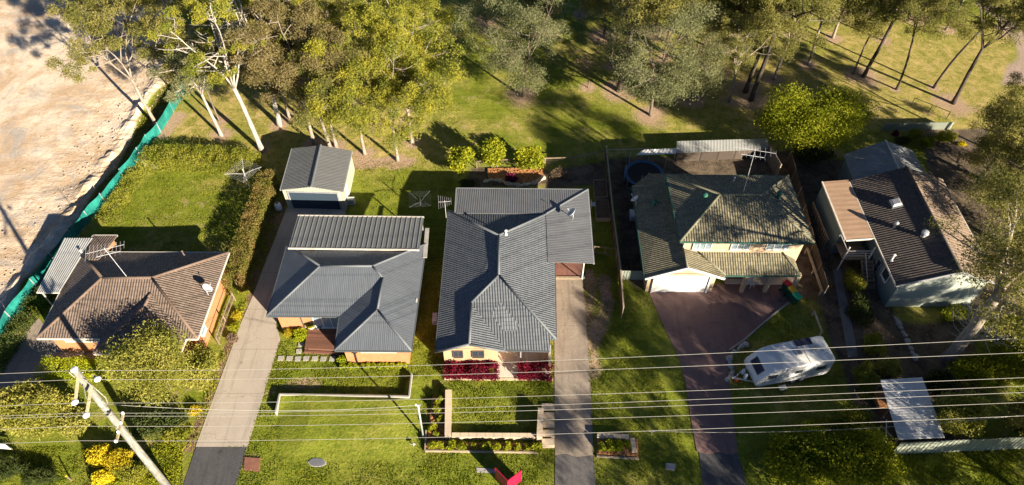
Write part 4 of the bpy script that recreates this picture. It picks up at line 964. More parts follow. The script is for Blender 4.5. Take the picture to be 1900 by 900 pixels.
m = MB(); m.bar(P(1029.5, 515.5, 0.08), P(1085, 515.5, 0.08), 0.25, 0.1); tag(m.build('kerb', M['sleeper']), kind='structure')
antenna(P(828, 404, 2.7), P(825, 372, 4.6), 'small flag shaped antenna at the left gutter of the slate tiled roof', 7, 1.1, 0.1)
dish(P(1063, 405, 2.8), 'round pale satellite dish on the flat metal back roof', 0.45, 2.9)
pipe(P(938.5, 434, 4.5), 0.4, 'short pipe beside the ridge of the slate tiled roof', 'offwhite', 0.08)

# ------------------------------------------------------------------ two storey HOUSE with green tiles
h4 = thing('brick_house', (17.5, 40.5, 0), 'two storey cream brick house with mossy green tiles and a white garage door', 'house')
UBL, UBR, UFR, UFL = V(13.9, 45.0, 5.3), V(24.8, 44.9, 5.3), V(24.75, 36.85, 5.3), V(13.8, 37.0, 5.3)
R1, R2 = P(1336, 361, 6.85), P(1413, 362, 6.85)
roof_mesh([[UBL, UFL, R1], [UBL, R1, R2, UBR], [UBR, R2, UFR], [UFL, UFR, R2, R1]], 0.12).build('upper_roof', M['green_tile'], h4, uv=True)
caps([(UBL, R1), (UFL, R1), (R1, R2), (R2, UBR), (R2, UFR)], 0.11).build('ridge_cap', M['green_cap'], h4, smooth=True)
gutters([(UBL, UFL), (UFL, UFR), (UFR, UBR), (UBL, UBR)]).build('gutter', M['green_gutter'], h4)
prism([(14.35, 37.45), (24.3, 37.35), (24.3, 44.45), (14.35, 44.5)], 0, 5.22).build('wall', M['cream_brick'], h4)
a0, a1 = V(11.1, 35.3, 2.6), V(14.4, 35.35, 3.95); b0, b1 = V(11.3, 46.3, 2.6), V(14.34, 45.2, 3.95)
V1, V2, E2, E3 = V(15.7, 37.44, 3.5), V(17.9, 35.6, 2.6), V(24.15, 35.6, 2.6), V(22.8, 37.42, 3.5); a2 = V(17.75, 35.3, 2.6); a3 = V(14.38, 37.46, 3.95)
roof_mesh([[b0, a0, a1, a3, b1], [b0, b1, V(13.1, 48.1, 2.6)], [V(13.1, 48.1, 2.6), b1, V(17.0, 45.3, 3.9), V(17.2, 48.1, 2.6)], [a1, a2, V2, V1, a3], [V1, V2, E2, E3], [E2, V(24.15, 37.5, 2.6), E3]], 0.11).build('lower_roof', M['green_tile'], h4, uv=True)
caps([(a1, a3), (b0, b1), (V(13.1, 48.1, 2.6), b1), (E2, E3), (V1, V2)], 0.09).build('lower_ridge_cap', M['green_cap'], h4, smooth=True)
m = MB(); m.bar(a3+V(-.03, 0, .05), b1+V(-.03, 0, .05), 0.12, 0.1); m.build('flashing', M['green_gutter'], h4)
gutters([(a0, b0), (V2, E2)], 0.12).build('lower_gutter', M['green_gutter'], h4)
m = MB(); m.bar(a0+V(0, -.05, -.06), a1+V(0, -.05, -.06), 0.08, 0.2); m.bar(a1+V(0, -.05, -.06), a2+V(0, -.05, -.06), 0.08, 0.2); m.build('bargeboard', M['white'], h4)
prism([(11.55, 35.9), (17.3, 35.9), (17.3, 37.5), (14.3, 37.5), (14.3, 46.0), (11.7, 46.0)], 0, 2.5).build('garage_wall', M['cream_brick'], h4)
m = MB(); gp = [V(11.55, 35.9, 2.45), V(17.3, 35.9, 2.45), V(14.4, 35.9, 3.6)]; m.add(gp+[g+V(0, .2, 0) for g in gp], [(0, 1, 2), (5, 4, 3), (0, 3, 4, 1), (1, 4, 5, 2), (2, 5, 3, 0)]); m.build('gable', M['cream_brick'], h4)
gd = MB().bar((12.15, 35.86, 1.1), (16.7, 35.86, 1.1), 0.07, 2.2).build('garage_door', M['white'], h4)
m = MB()
for z in (0.5, 1.0, 1.5): m.bar((12.15, 35.815, z), (16.7, 35.815, z), 0.02, 0.02)
m.build('door_grooves', M['gutter_grey'], gd)
m = MB(); m.bar((12.05, 35.8, 0), (12.05, 35.8, 2.3), 0.16, 0.14); m.bar((16.8, 35.8, 0), (16.8, 35.8, 2.3), 0.16, 0.14); m.bar((12.0, 35.8, 2.3), (16.9, 35.8, 2.3), 0.16, 0.14); m.build('door_frame', M['offwhite'], h4)
for u0, u1 in ((1288, 1322), (1359, 1394), (1425, 1467)):
    add_window(h4, (P(u0, 455, 4.6).x, 37.4), (P(u1, 455, 4.6).x, 37.4), 3.95, 5.1, M['white'], M['blueglass'], (0, -1), 2)
for i, xp in enumerate((1370, 1413, 1462)):
    q = P(xp, 527); mm = MB().bar((q.x, 35.85, 0.1), (q.x, 35.85, 2.5), 0.3, 0.3).build('porch_pillar', M['cream_brick'], h4)
add_window(h4, (19.0, 37.38), (20.2, 37.38), 0.2, 2.3, M['red_door'], M['glass'], (0, -1), 0, name='front_door')
add_window(h4, (21.2, 37.38), (23.4, 37.38), 0.9, 2.2, M['white'], M['glass'], (0, -1), 1)
vent(P(1306.7, 369, 6.1), 'green turbine vent on the shaded left slope of the upper green roof')
vent(P(1444, 365, 6.3), 'green turbine vent on the sunlit right slope of the upper green roof')
vent(P(1213.6, 380, 3.3), 'green turbine vent on the lower side roof of the green tiled house')
dish(P(1179, 381, 2.6), 'white satellite dish at the left gutter of the green tiled house', 0.4, 2.6, 'white', 0.5)
antenna(P(1379, 358, 6.8), P(1402, 276, 12.0), 'very tall tv antenna mast on the ridge of the green tiled house', 9, 3.2, -0.25, double=True)
pipe(P(1361, 337, 5.7), 0.5, 'small white pipe on the shaded back slope of the green roof', 'white', 0.06)

# ------------------------------------------------------------------ dark tiled HOUSE, right
h5 = thing('gable_house', (35.5, 40, 0), 'dark tiled gable house with pale green walls, farthest right', 'house')
ze = 3.4
a, b, c, d = V(31.2, 33.9, ze), V(31.45, 46.2, ze), V(35.9, 46.2, 5.2), V(35.6, 33.9, 5.2)
e, f = V(39.3, 33.9, 3.7), V(39.9, 46.2, 3.7)
roof_mesh([[a, d, c, b]], 0.12).build('roof', M['dark_tile'], h5, uv=True)
roof_mesh([[d, e, f, c]], 0.12).build('right_roof', M['tan_tile'], h5, uv=True)
caps([(c, d)], 0.12).build('ridge_cap', M['dark_cap'], h5, smooth=True)
gutters([(a, b), (e, f)]).build('gutter', M['gutter_white'], h5)
m = MB(); m.bar(a+V(0, -.03, -.07), d+V(0, -.03, -.07), 0.06, 0.2); m.bar(d+V(0, -.03, -.07), e+V(0, -.03, -.07), 0.06, 0.2); m.build('bargeboard', M['gutter_grey'], h5)
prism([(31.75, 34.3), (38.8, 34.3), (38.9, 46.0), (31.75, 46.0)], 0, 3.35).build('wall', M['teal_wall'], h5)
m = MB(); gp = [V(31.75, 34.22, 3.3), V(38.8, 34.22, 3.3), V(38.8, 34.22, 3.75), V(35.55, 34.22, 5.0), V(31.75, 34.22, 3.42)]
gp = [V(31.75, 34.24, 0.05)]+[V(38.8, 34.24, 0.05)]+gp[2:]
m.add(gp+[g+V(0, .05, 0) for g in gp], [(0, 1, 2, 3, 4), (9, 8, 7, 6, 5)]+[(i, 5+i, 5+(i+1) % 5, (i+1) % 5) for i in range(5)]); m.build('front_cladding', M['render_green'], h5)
add_window(h5, (31.73, 35.6), (31.73, 36.6), 1.6, 2.8, M['white'], M['glass'], (-1, 0), 0)
add_window(h5, (31.73, 37.2), (31.73, 37.8), 0.2, 2.3, M['gutter_grey'], M['glass'], (-1, 0), 0, name='side_door')
sk = thing('skylight', P(1660, 379, 4.3), 'white domed skylight on the dark tiled roof', 'skylight'); q = P(1660, 379, 4.35)
m = MB(); sl = math.atan2(1.8, 4.4)
for s_, z_, t_ in ((0.5, 0, 0.12),): m.add([q+V(x*math.cos(sl), y, x*math.sin(sl)+z) for z in (0, .22) for x, y in ((-.45, -.5), (.45, -.5), (.45, .5), (-.45, .5))], [(3, 2, 1, 0), (4, 5, 6, 7), (0, 1, 5, 4), (1, 2, 6, 5), (2, 3, 7, 6), (3, 0, 4, 7)])
m.build('frame', M['slate_dark'], sk)
m = MB(); m.add([q+V(x*math.cos(sl), y, x*math.sin(sl)+z) for z, k_ in ((.22, .9), (.4, .6)) for x, y in ((-.45*k_, -.5*k_), (.45*k_, -.5*k_), (.45*k_, .5*k_), (-.45*k_, .5*k_))], [(3, 2, 1, 0), (4, 5, 6, 7), (0, 1, 5, 4), (1, 2, 6, 5), (2, 3, 7, 6), (3, 0, 4, 7)]); m.build('dome', M['white'], sk)
vent(P(1713, 438, 4.7), 'silver turbine vent nearest the ridge of the dark tiled roof', 'steel', 0.26)
vent(P(1660, 421, 4.1), 'small silver cowl below the skylight of the dark tiled roof', 'steel', 0.17)
pipe(P(1654, 482, 4.1), 0.6, 'white pipe low on the dark tiled roof near its front gutter', 'white', 0.08)
# annex with tan roof, its stair
an = thing('annex', V(30.1, 42.6, 0), 'flat tan roofed annex on the left side of the dark tiled house', 'annex')
a, b, c, d = V(28.9, 39.1, 3.15), V(29.1, 46.4, 3.15), V(31.4, 46.4, 3.4), V(31.3, 39.1, 3.4)
roof_mesh([[a, b, c, d]], 0.08).build('roof', M['tan_metal'], an, uv=True)
m = MB(); m.bar(a+V(-.05, 0, -.05), b+V(-.05, 0, -.05), 0.14, 0.16); m.bar(a+V(0, -.04, -.05), d+V(0, -.04, -.05), 0.08, 0.16); m.build('gutter', M['gutter_white'], an)
prism([(29.0, 40.3), (31.3, 40.3), (31.3, 46.2), (29.1, 46.2)], 0, 3.08).build('wall', M['teal_wall'], an)
m = MB(); m.box((30.1, 39.2, 1.5), (2.3, 1.9, 0.12)); m.build('landing', M['timber'], an)
for x, y in ((29.0, 38.3), (31.2, 38.3)): MB().bar((x, y, 0), (x, y, 3.1), 0.09, 0.09).build('post', M['white'], an)
m = MB()
for z in (1.95, 2.3, 2.6): m.bar((29.0, 38.3, z), (31.2, 38.3, z), 0.05, 0.05)
m.bar((29.0, 38.3, 2.6), (29.0, 40.3, 2.6), 0.05, 0.05); m.build('railing', M['offwhite'], an)
m = MB()
for i in range(8): m.box((31.05-0.0, 38.1-0.27*i, 1.38-0.18*i), (0.9, 0.28, 0.05))
m.bar((30.58, 38.2, 1.5), (30.58, 36.0, 0.05), 0.05, 0.2); m.bar((31.52, 38.2, 1.5), (31.52, 36.0, 0.05), 0.05, 0.2); m.build('stair', M['timber'], an)
m = MB(); m.bar((30.58, 38.2, 2.4), (30.58, 36.1, 1.0), 0.04, 0.05); m.bar((30.58, 36.1, 0), (30.58, 36.1, 1.0), 0.05, 0.05); m.build('handrail', M['offwhite'], an)
sc = thing('lattice_screen', V(28.3, 42.5, 0), 'slatted timber screen along the annex of the dark tiled house', 'screen')
m = MB()
for i in range(14): m.bar((28.3, 40.6+i*0.34, 0.1), (28.3, 40.6+i*0.34, 1.7), 0.1, 0.05)
m.build('slats', M['timber'], sc); m = MB(); m.bar((28.33, 40.4, 1.7), (28.33, 45.2, 1.7), 0.08, 0.08); m.bar((28.33, 40.4, .5), (28.33, 45.2, .5), 0.06, 0.06); m.build('rail', M['timber'], sc)
# workshop behind
ws = thing('workshop', V(36.3, 49.0, 0), 'old grey metal gable workshop behind the dark tiled house', 'shed')
a, b, c, d = V(32.3, 46.5, 2.75), V(32.6, 50.7, 2.75), V(36.75, 51.8, 3.6), V(36.4, 46.9, 3.6); e, f = V(39.6, 51.3, 2.75), V(39.6, 46.9, 2.75)
roof_mesh([[a, d, c, b], [d, f, e, c]], 0.07).build('roof', M['old_zinc'], ws, uv=True); caps([(c, d)], 0.1).build('ridge_cap', M['zinc'], ws)
prism([(32.6, 46.7), (39.3, 47.1), (39.3, 51.0), (32.8, 50.5)], 0, 2.66).build('wall', M['teal_wall'], ws)

# lean-to roof bottom right
lt = thing('lean_to', P(1695, 760), 'white corrugated lean-to roof by the pale green street fence', 'shelter')
a, b, c, d = P(1633, 705, 2.2), P(1711, 700, 2.2), P(1753, 812, 2.05), P(1667, 816, 2.05)
ribbed(d, a, b, c, 24, 0.018, 0.015, 0.5).build('roof', M['white_zinc'], lt)
for q in (a, b, c, d, a.lerp(d, .5)):
    q2 = q.lerp((a+c)/2, 0.06); MB().bar((q2.x, q2.y, -.05), (q2.x, q2.y, q2.z-.03), 0.08, 0.08).build('post', M['timber'], lt)
m = MB(); e = d.lerp(a, .35); m.bar((d.x-.3, d.y+.2, .9), (e.x-.3, e.y, 1.9), 0.05, 0.05); m.bar((d.x-.3, d.y+.2, 2.0), (e.x-.3, e.y, .9), 0.05, 0.05); m.build('brace', M['offwhite'], lt)
MB().poly([P(1620, 724, .5), P(1640, 722, .5), P(1650, 752, .5), P(1632, 754, .5)], 0.45).build('bench_box', M['mulch'], lt)
# rear sheds of the green tiled house
s1 = thing('garden_shed', P(1340, 285), 'long low shed with a rusty pale metal roof behind the green tiled house', 'shed')
a, b, c, d = P(1256, 262, 1.5), P(1425, 257, 1.5), P(1425, 277, 1.3), P(1255, 284, 1.3)
ribbed(a, b, c, d, 30, 0.012, 0.02, 0.3).build('roof', M['zinc'], s1)
prism(inset([a, b, c, d], 0.15), 0, 1.26).build('wall', M['fence_dark'], s1)
s2 = thing('awning', P(1215, 290), 'narrow pale sheet awning behind the trampoline', 'awning')
a, b, c, d = P(1193, 278, 1.9), P(1256, 275, 1.9), P(1254, 285.5, 1.75), P(1180, 288, 1.75)
ribbed(a, b, c, d, 10, 0.03, 0.02, 0.3).build('roof', M['white_zinc'], s2)
for q in (a, b, c, d): MB().bar((q.x, q.y, 0), (q.x, q.y, q.z-.02), 0.06, 0.06).build('post', M['timber'], s2)
# ------------------------------------------------------------------ fences and garden walls
def panel_fence(name, pts, h, label, mat, post_mat, cat='fence', step=2.4, t=0.04, post_r=0.09, ribs=0, cap=False, wobble=0.0):
    """pts: ground points; each panel stands between two posts"""
    f = thing(name, pts[0], label, cat); P_ = [Vector(p) for p in pts]; rnd = random.Random(len(pts))
    mb, top = MB(), MB(); posts = []
    for a, b in zip(P_[:-1], P_[1:]):
        n = max(1, round((b-a).length/step))
        for i in range(n):
            p, q = a.lerp(b, i/n), a.lerp(b, (i+1)/n); w1, w2 = rnd.uniform(-1, 1)*wobble, rnd.uniform(-1, 1)*wobble
            if ribs:
                s = ribbed(V(p.x, p.y, .03), V(q.x, q.y, .03), V(q.x, q.y, h), V(p.x, p.y, h), ribs, 0.05, t, .5); mb.add(s.v, s.f)
            elif wobble:
                d = (q-p).normalized(); nrm = V(-d.y, d.x, 0); k = len(mb.v); nx_, nz_ = 7, 5
                for side in (0, 1):
                    for iz in range(nz_):
                        for ix in range(nx_):
                            u, w = ix/(nx_-1), iz/(nz_-1); o = math.sin(u*6.3+w1*9)*math.sin(w*3+w2*5)*wobble*0.5 + (w2-w1)*0.3*w
                            r = p.lerp(q, u); mb.v.append(tuple(V(r.x, r.y, 0.02+w*h - 0.1*wobble*math.sin(u*3.14)*w*3)+nrm*(o+side*0.015)))
                m1 = nx_*nz_
                for side in (0, 1):
                    for iz in range(nz_-1):
                        for ix in range(nx_-1):
                            a_ = k+side*m1+iz*nx_+ix; mb.f.append((a_, a_+1, a_+nx_+1, a_+nx_))
                for ix in range(nx_-1):
                    a_ = k+(nz_-1)*nx_+ix; mb.f.append((a_, a_+1, a_+1+m1, a_+m1))
            else: mb.bar((p.x, p.y, h/2+0.02), (q.x, q.y, h/2+0.02), t, h)
            posts.append(p)
            if cap: top.bar((p.x, p.y, h+.04), (q.x, q.y, h+.04), t+.08, 0.06)
    posts.append(P_[-1])
    mb.build('panel', M[mat], f)
    if cap: top.build('top_rail', M[post_mat], f)
    for p in posts: MB().bar((p.x, p.y, -.1), (p.x, p.y, h+0.06), post_r, post_r).build('post', M[post_mat], f)
    return f
def rail_fence(name, pts, h, label, mat='timber', rails=(0.95,), cat='fence', step=2.4, r=0.08, wire=False):
    f = thing(name, pts[0], label, cat); P_ = [Vector(p) for p in pts]; m = MB(); posts = []
    for a, b in zip(P_[:-1], P_[1:]):
        n = max(1, round((b-a).length/step))
        for i in range(n): posts.append(a.lerp(b, i/n))
        for z in rails: m.bar(a+V(0, 0, h*z), b+V(0, 0, h*z), r, r)
        if wire:
            for z in (0.2, 0.4, 0.6, 0.8): m.bar(a+V(0, 0, h*z), b+V(0, 0, h*z), 0.012, 0.012)
    posts.append(P_[-1]); m.build('rail', M[mat], f)
    for p in posts: MB().bar((p.x, p.y, -.1), (p.x, p.y, h), r*1.1, r*1.1).build('post', M[mat], f)
    return f
tf = px([(347, 168), (322, 208), (299, 246), (278, 268), (262, 292), (231, 332), (196, 377), (138, 444), (70, 535), (25, 595), (-40, 690)])
panel_fence('shade_cloth_fence', tf, 1.3, 'teal shade cloth fence between the bare sand and the back garden', 'teal', 'steel', 'fence', 2.4, 0.02, 0.06, wobble=0.22)
panel_fence('timber_fence', px([(1122, 292), (1134, 410), (1148, 520), (1153, 590)]), 1.5, 'long dark paling fence between the grey driveway lawn and the green tiled house', 'fence_dark', 'sleeper', step=2.6, cap=True, post_r=0.07)
rail_fence('rail_fence', px([(885, 312), (960, 308), (1062, 305), (1124, 292)]), 1.0, 'low timber rail fence behind the rock garden', 'timber', (0.95,), wire=True)
rail_fence('wire_fence', px([(1126, 292), (1160, 292), (1200, 290)]), 1.1, 'short wire fence behind the trampoline', 'steel', (0.98,), r=0.05, wire=True)
panel_fence('timber_fence', px([(1459, 304), (1478, 370), (1502, 470), (1525, 552)]), 1.6, 'dark side fence close to the right wall of the green tiled house', 'fence_dark', 'sleeper', step=2.6, cap=False, post_r=0.07)
panel_fence('timber_screen', px([(1418, 290), (1440, 330)]), 1.8, 'weathered timber screen at the back corner of the green tiled house', 'timber', 'sleeper', 'screen')
rail_fence('plank_rail', px([(1494, 470), (1521, 548)]), 0.7, 'pale timber plank rail in the dirt strip right of the green tiled house', 'stone', (0.9,), 'rail', r=0.16)
rail_fence('plank_rail', px([(1507, 585), (1521, 622)]), 0.6, 'short pale plank rail behind the caravan', 'stone', (0.9,), 'rail', r=0.12)
panel_fence('metal_fence', px([(1652, 843), (1780, 837), (1960, 829)]), 1.9, 'pale green corrugated metal street fence at the bottom right', 'fence_green', 'fence_green', step=2.7, ribs=8, post_r=0.06)
panel_fence('metal_fence', px([(1634, 243), (1762, 240)]), 1.0, 'pale corrugated metal fence behind the flowering bed at the top right', 'fence_green', 'fence_green', step=2.4, ribs=12, post_r=0.06)
rail_fence('wire_fence', px([(1690, 196), (1755, 222)]), 1.1, 'low post and wire fence in the dry park grass', 'fence_dark', (0.95,), r=0.05)
panel_fence('metal_fence', px([(1150, 518), (1196, 519)]), 1.2, 'short pale metal side fence left of the white garage door', 'fence_green', 'fence_green', step=2.6, ribs=9, post_r=0.06)
rail_fence('wire_fence', px([(408, 640), (421, 600), (437, 558)]), 1.1, 'leaning wire side fence at the right of the brown tiled house', 'timber', (0.95, 0.4), r=0.07, wire=True)
rail_fence('timber_gate', px([(1102, 470), (1142, 475)]), 1.0, 'light timber frame gate by the dark paling fence', 'timber', (0.95, 0.15), 'gate', step=1.2, r=0.05)
# low retaining wall before the corrugated-roof house
w = thing('retaining_wall', P(640, 737), 'long thin pale retaining wall across the lit front lawn', 'garden wall')
m = MB(); pw = px([(514, 771), (521.5, 737), (760, 741), (765, 698)])
for a, b in zip(pw[:-1], pw[1:]): m.bar(a+V(0, 0, .2), b+V(0, 0, .2), 0.1, 0.56)
m.build('wall', M['conc'], w); m = MB()
for a, b in zip(pw[:-1], pw[1:]): m.bar(a+V(0, 0, .51), b+V(0, 0, .49), 0.1, 0.04)
m.build('wall_cap', M['rail_white'], w)
# walled front garden
def block_wall(pts, h, t, label, cap='block', name='garden_wall', base='block'):
    w = thing(name, pts[0], label, 'garden wall'); m, c = MB(), MB(); L = [Vector(p) for p in pts]
    for a, b in zip(L[:-1], L[1:]):
        d = (b-a).normalized(); m.bar(a+V(0, 0, h/2-.05), b+V(0, 0, h/2-.05), t, h-.0)
        n = max(1, round((b-a).length/0.62))
        for i in range(n):
            p, q = a.lerp(b, i/n)+d*0.008, a.lerp(b, (i+1)/n)-d*0.008; c.bar(p+V(0, 0, h), q+V(0, 0, h), t+.05, 0.1)
    m.build('wall', M[base], w); c.build('capstone', M[cap], w); return w
block_wall(px([(833, 730), (832, 816)]), 0.55, 0.42, 'white topped block wall on the left of the walled front garden')
block_wall(px([(839, 812), (994, 813)]), 0.42, 0.3, 'pale block wall along the street side of the walled front garden')
block_wall(px([(1003, 766), (1000.5, 820)]), 0.75, 0.38, 'taller pale block wall beside the garden steps')
st = thing('garden_steps', P(1017, 800), 'flight of pale stone steps beside the grey driveway', 'steps')
for i in range(5):
    y = 836-i*17.5; a, b = P(1005.5, y), P(1029, y); hh = 0.46-0.08*i
    MB().box(((a.x+b.x)/2, (a.y+0.45), hh/2-.05), (b.x-a.x, 0.52, hh+.1)).build('step', M['block'], st)
m = MB(); q = px([(789, 838), (1005, 841)]); m.bar(q[0]+V(0, 0, .1), q[1]+V(0, 0, .1), 0.1, 0.25)
q2 = px([(789, 838), (791, 800), (800, 735)]); m.bar(q2[0]+V(0, 0, .1), q2[1]+V(0, 0, .1), 0.1, 0.25)
tag(m.build('bed_edging', M['sleeper']), 'timber edging round the mulched bed in front of the walled garden', 'edging')
def bed(name, poly, mat, label, z=0.1):
    rng = random.Random(len(label)); pts = px(poly); SHEETS.append(pts); m = MB(); m.poly([V(p.x, p.y, z) for p in pts], z+.05)
    cx = [p.x for p in pts]; cy = [p.y for p in pts]
    arr = np.array([(p.x, p.y) for p in pts]); k = 0
    while k < 260:
        x, y = rng.uniform(min(cx), max(cx)), rng.uniform(min(cy), max(cy))
        if poly_sd(np.array([[x]]), np.array([[y]]), arr)[0, 0] < -0.06:
            s = rng.uniform(.04, .11); m.box((x, y, z+s*.3), (s*1.6, s, s), rng.uniform(0, 3))
        k += 1
    return tag(m.build(name, M[mat]), kind='structure')
bed('garden_bed', [(791, 817), (826, 818), (834, 822), (995, 823), (1004, 824), (1004, 840), (790, 837)], 'mulch', 'front bed')
bed('garden_bed', [(802, 738), (825, 738), (824, 816), (792, 816)], 'mulch', 'left bed')
bed('garden_bed', [(1108, 812), (1183, 816), (1184, 848), (1107, 845)], 'mulch', 'right bed')
bed('garden_bed', [(905, 314), (1008, 312), (1008, 334), (985, 341), (930, 341), (905, 330)], 'mulch', 'rock bed', 0.15)
block_wall(px([(1107, 812), (1166, 815)]), 0.4, 0.3, 'short pale block wall at the back of the right hand street bed')
block_wall(px([(1172, 816), (1176, 842)]), 0.3, 0.3, 'stubby block wall at the right end of the street bed')
m = MB(); q = px([(1107, 848), (1185, 852)]); m.bar(q[0]+V(0, 0, .06), q[1]+V(0, 0, .06), .1, .2); tag(m.build('bed_edging', M['sleeper']), 'timber edging of the small street bed right of the grey driveway', 'edging')
m = MB(); q = px([(825, 703), (1026, 704)]); m.bar(q[0]+V(0, 0, .03), q[1]+V(0, 0, .03), .22, .1); tag(m.build('hedge_kerb', M['block']), 'cream kerb along the lawn edge of the red hedges', 'edging')
NTH = 'first second third fourth fifth sixth seventh eighth ninth tenth eleventh twelfth thirteenth fourteenth fifteenth sixteenth seventeenth eighteenth nineteenth twentieth'.split()
def nth(i): return NTH[i] if i < 20 else 'twenty-'+NTH[i-20]
# stones round the rock garden
for k, (lst, lab) in enumerate(((smooth_px([(900, 338), (920, 335), (945, 342), (972, 344), (995, 338), (1008, 330)], 5), 'rounded stone from the left in the curved row below the rock garden'),
                                 (smooth_px([(1348, 705), (1360, 690), (1352, 668), (1368, 650), (1384, 640)], 4), 'loose rock from the drawbar up in the pile before the caravan'),
                                 (smooth_px([(1660, 590), (1672, 610), (1685, 640), (1697, 665)], 4), 'grey rock from the top in the row edging the dirt slope'))):
    rs = random.Random(k+3); src = None
    for i, (x, y) in enumerate(lst):
        p = P(x, y)
        if src is None:
            bm = bmesh.new(); bmesh.ops.create_icosphere(bm, subdivisions=2, radius=0.2)
            for v in bm.verts: v.co *= 1+rs.uniform(-.14, .14)
            for v in bm.verts: v.co.z *= .7
            me = bpy.data.meshes.new('rock'); bm.to_mesh(me); bm.free(); me.materials.append(M['stone'] if k < 1 else M['conc'])
            src = o = bpy.data.objects.new('rock', me)
        else: o = src.copy()
        col.objects.link(o); o.location = (p.x+rs.uniform(-.05, .05), p.y+rs.uniform(-.08, .08), .08); o.rotation_euler = (0, 0, rs.uniform(0, 6)); s = rs.uniform(.8, 1.5); o.scale = (s, s*rs.uniform(.7, 1), s)
        tag(o, f'{nth(i)} '+lab, 'rock', ['edging stones of the rock garden', 'rocks in front of the caravan', 'rocks edging the dirt slope'][k])
# stepping stones
ordw = ['first', 'second', 'third', 'fourth', 'fifth', 'sixth', 'seventh', 'eighth', 'ninth', 'tenth', 'eleventh', 'twelfth']
src = None
for i, (x, y) in enumerate([(521, 665), (537, 665.3), (552.5, 666), (568, 665.5), (584, 665.6), (600, 666.2), (616.7, 666), (554.7, 652), (558.5, 639.5)]):
    p = P(x, y)
    if src is None: o = src = MB().box((0, 0, 0), (.46, .44, .07)).build('stepping_stone', M['conc'], bevel=.012)
    else: o = src.copy(); col.objects.link(o)
    o.location = (p.x, p.y, .02); o.rotation_euler = (0, 0, [.05, -.04, .02, .06, -.03, .03, -.05, .1, .0][i])
    lab = f'{ordw[i]} square paver from the left in the row below the deck' if i < 7 else ('square paver leading up from the row, nearer the row' if i == 7 else 'square paver nearest the pots, at the top of the turn')
    tag(o, lab, 'stepping stone', 'square stepping stones on the lawn')

# ------------------------------------------------------------------ garden and yard things
def wheelie_bin(p, rz, lid, label):
    t = thing('wheelie_bin', p, label, 'bin', 'wheelie bins by the green tiled house', rz); m = MB()
    m.add([(-.22, -.25, .08), (.22, -.25, .08), (.22, .22, .08), (-.22, .22, .08), (-.29, -.36, .95), (.29, -.36, .95), (.29, .33, 1.02), (-.29, .33, 1.02)],
          [(3, 2, 1, 0), (4, 5, 6, 7), (0, 1, 5, 4), (1, 2, 6, 5), (2, 3, 7, 6), (3, 0, 4, 7)]); o = m.build('body', M['bin_green'], t, bevel=.02)
    o.location = (0, 0, 0)
    m = MB(); m.add([(-.31, -.4, .97), (.31, -.4, .97), (.31, .34, 1.05), (-.31, .34, 1.05), (-.27, -.34, 1.04), (.27, -.34, 1.04), (.27, .3, 1.13), (-.27, .3, 1.13)],
          [(3, 2, 1, 0), (4, 5, 6, 7), (0, 1, 5, 4), (1, 2, 6, 5), (2, 3, 7, 6), (3, 0, 4, 7)]); m.build('lid', M[lid], t, bevel=.015)
    for s in (-1, 1): MB().tube([(s*.25, .27, .1), (s*.32, .27, .1)], .1, 12).build('wheel', M['black'], t)
    MB().tube([(-.27, .42, 1.0), (.27, .42, 1.0)], .025, 6).build('handle', M['bin_green'], t)
# parts above are authored locally: zero the offset their parent would subtract
_pw = parent_world
def local_build(fn, *a):
    global parent_world
    parent_world = lambda o: Vector((0, 0, 0)); r = fn(*a); parent_world = _pw; return r
def under(x, y, z): q = P(x, y, z); return V(q.x, q.y, 0)
local_build(wheelie_bin, under(1462, 525, 1.05), 0.7, 'lid_red', 'wheelie bin with a red lid, the farthest of the three')
local_build(wheelie_bin, under(1470.5, 536.5, 1.05), 0.55, 'lid_yellow', 'wheelie bin with a yellow lid, between the red and green ones')
local_build(wheelie_bin, under(1479, 548, 1.05), 0.6, 'lid_green', 'wheelie bin with a green lid, nearest the forecourt edge')

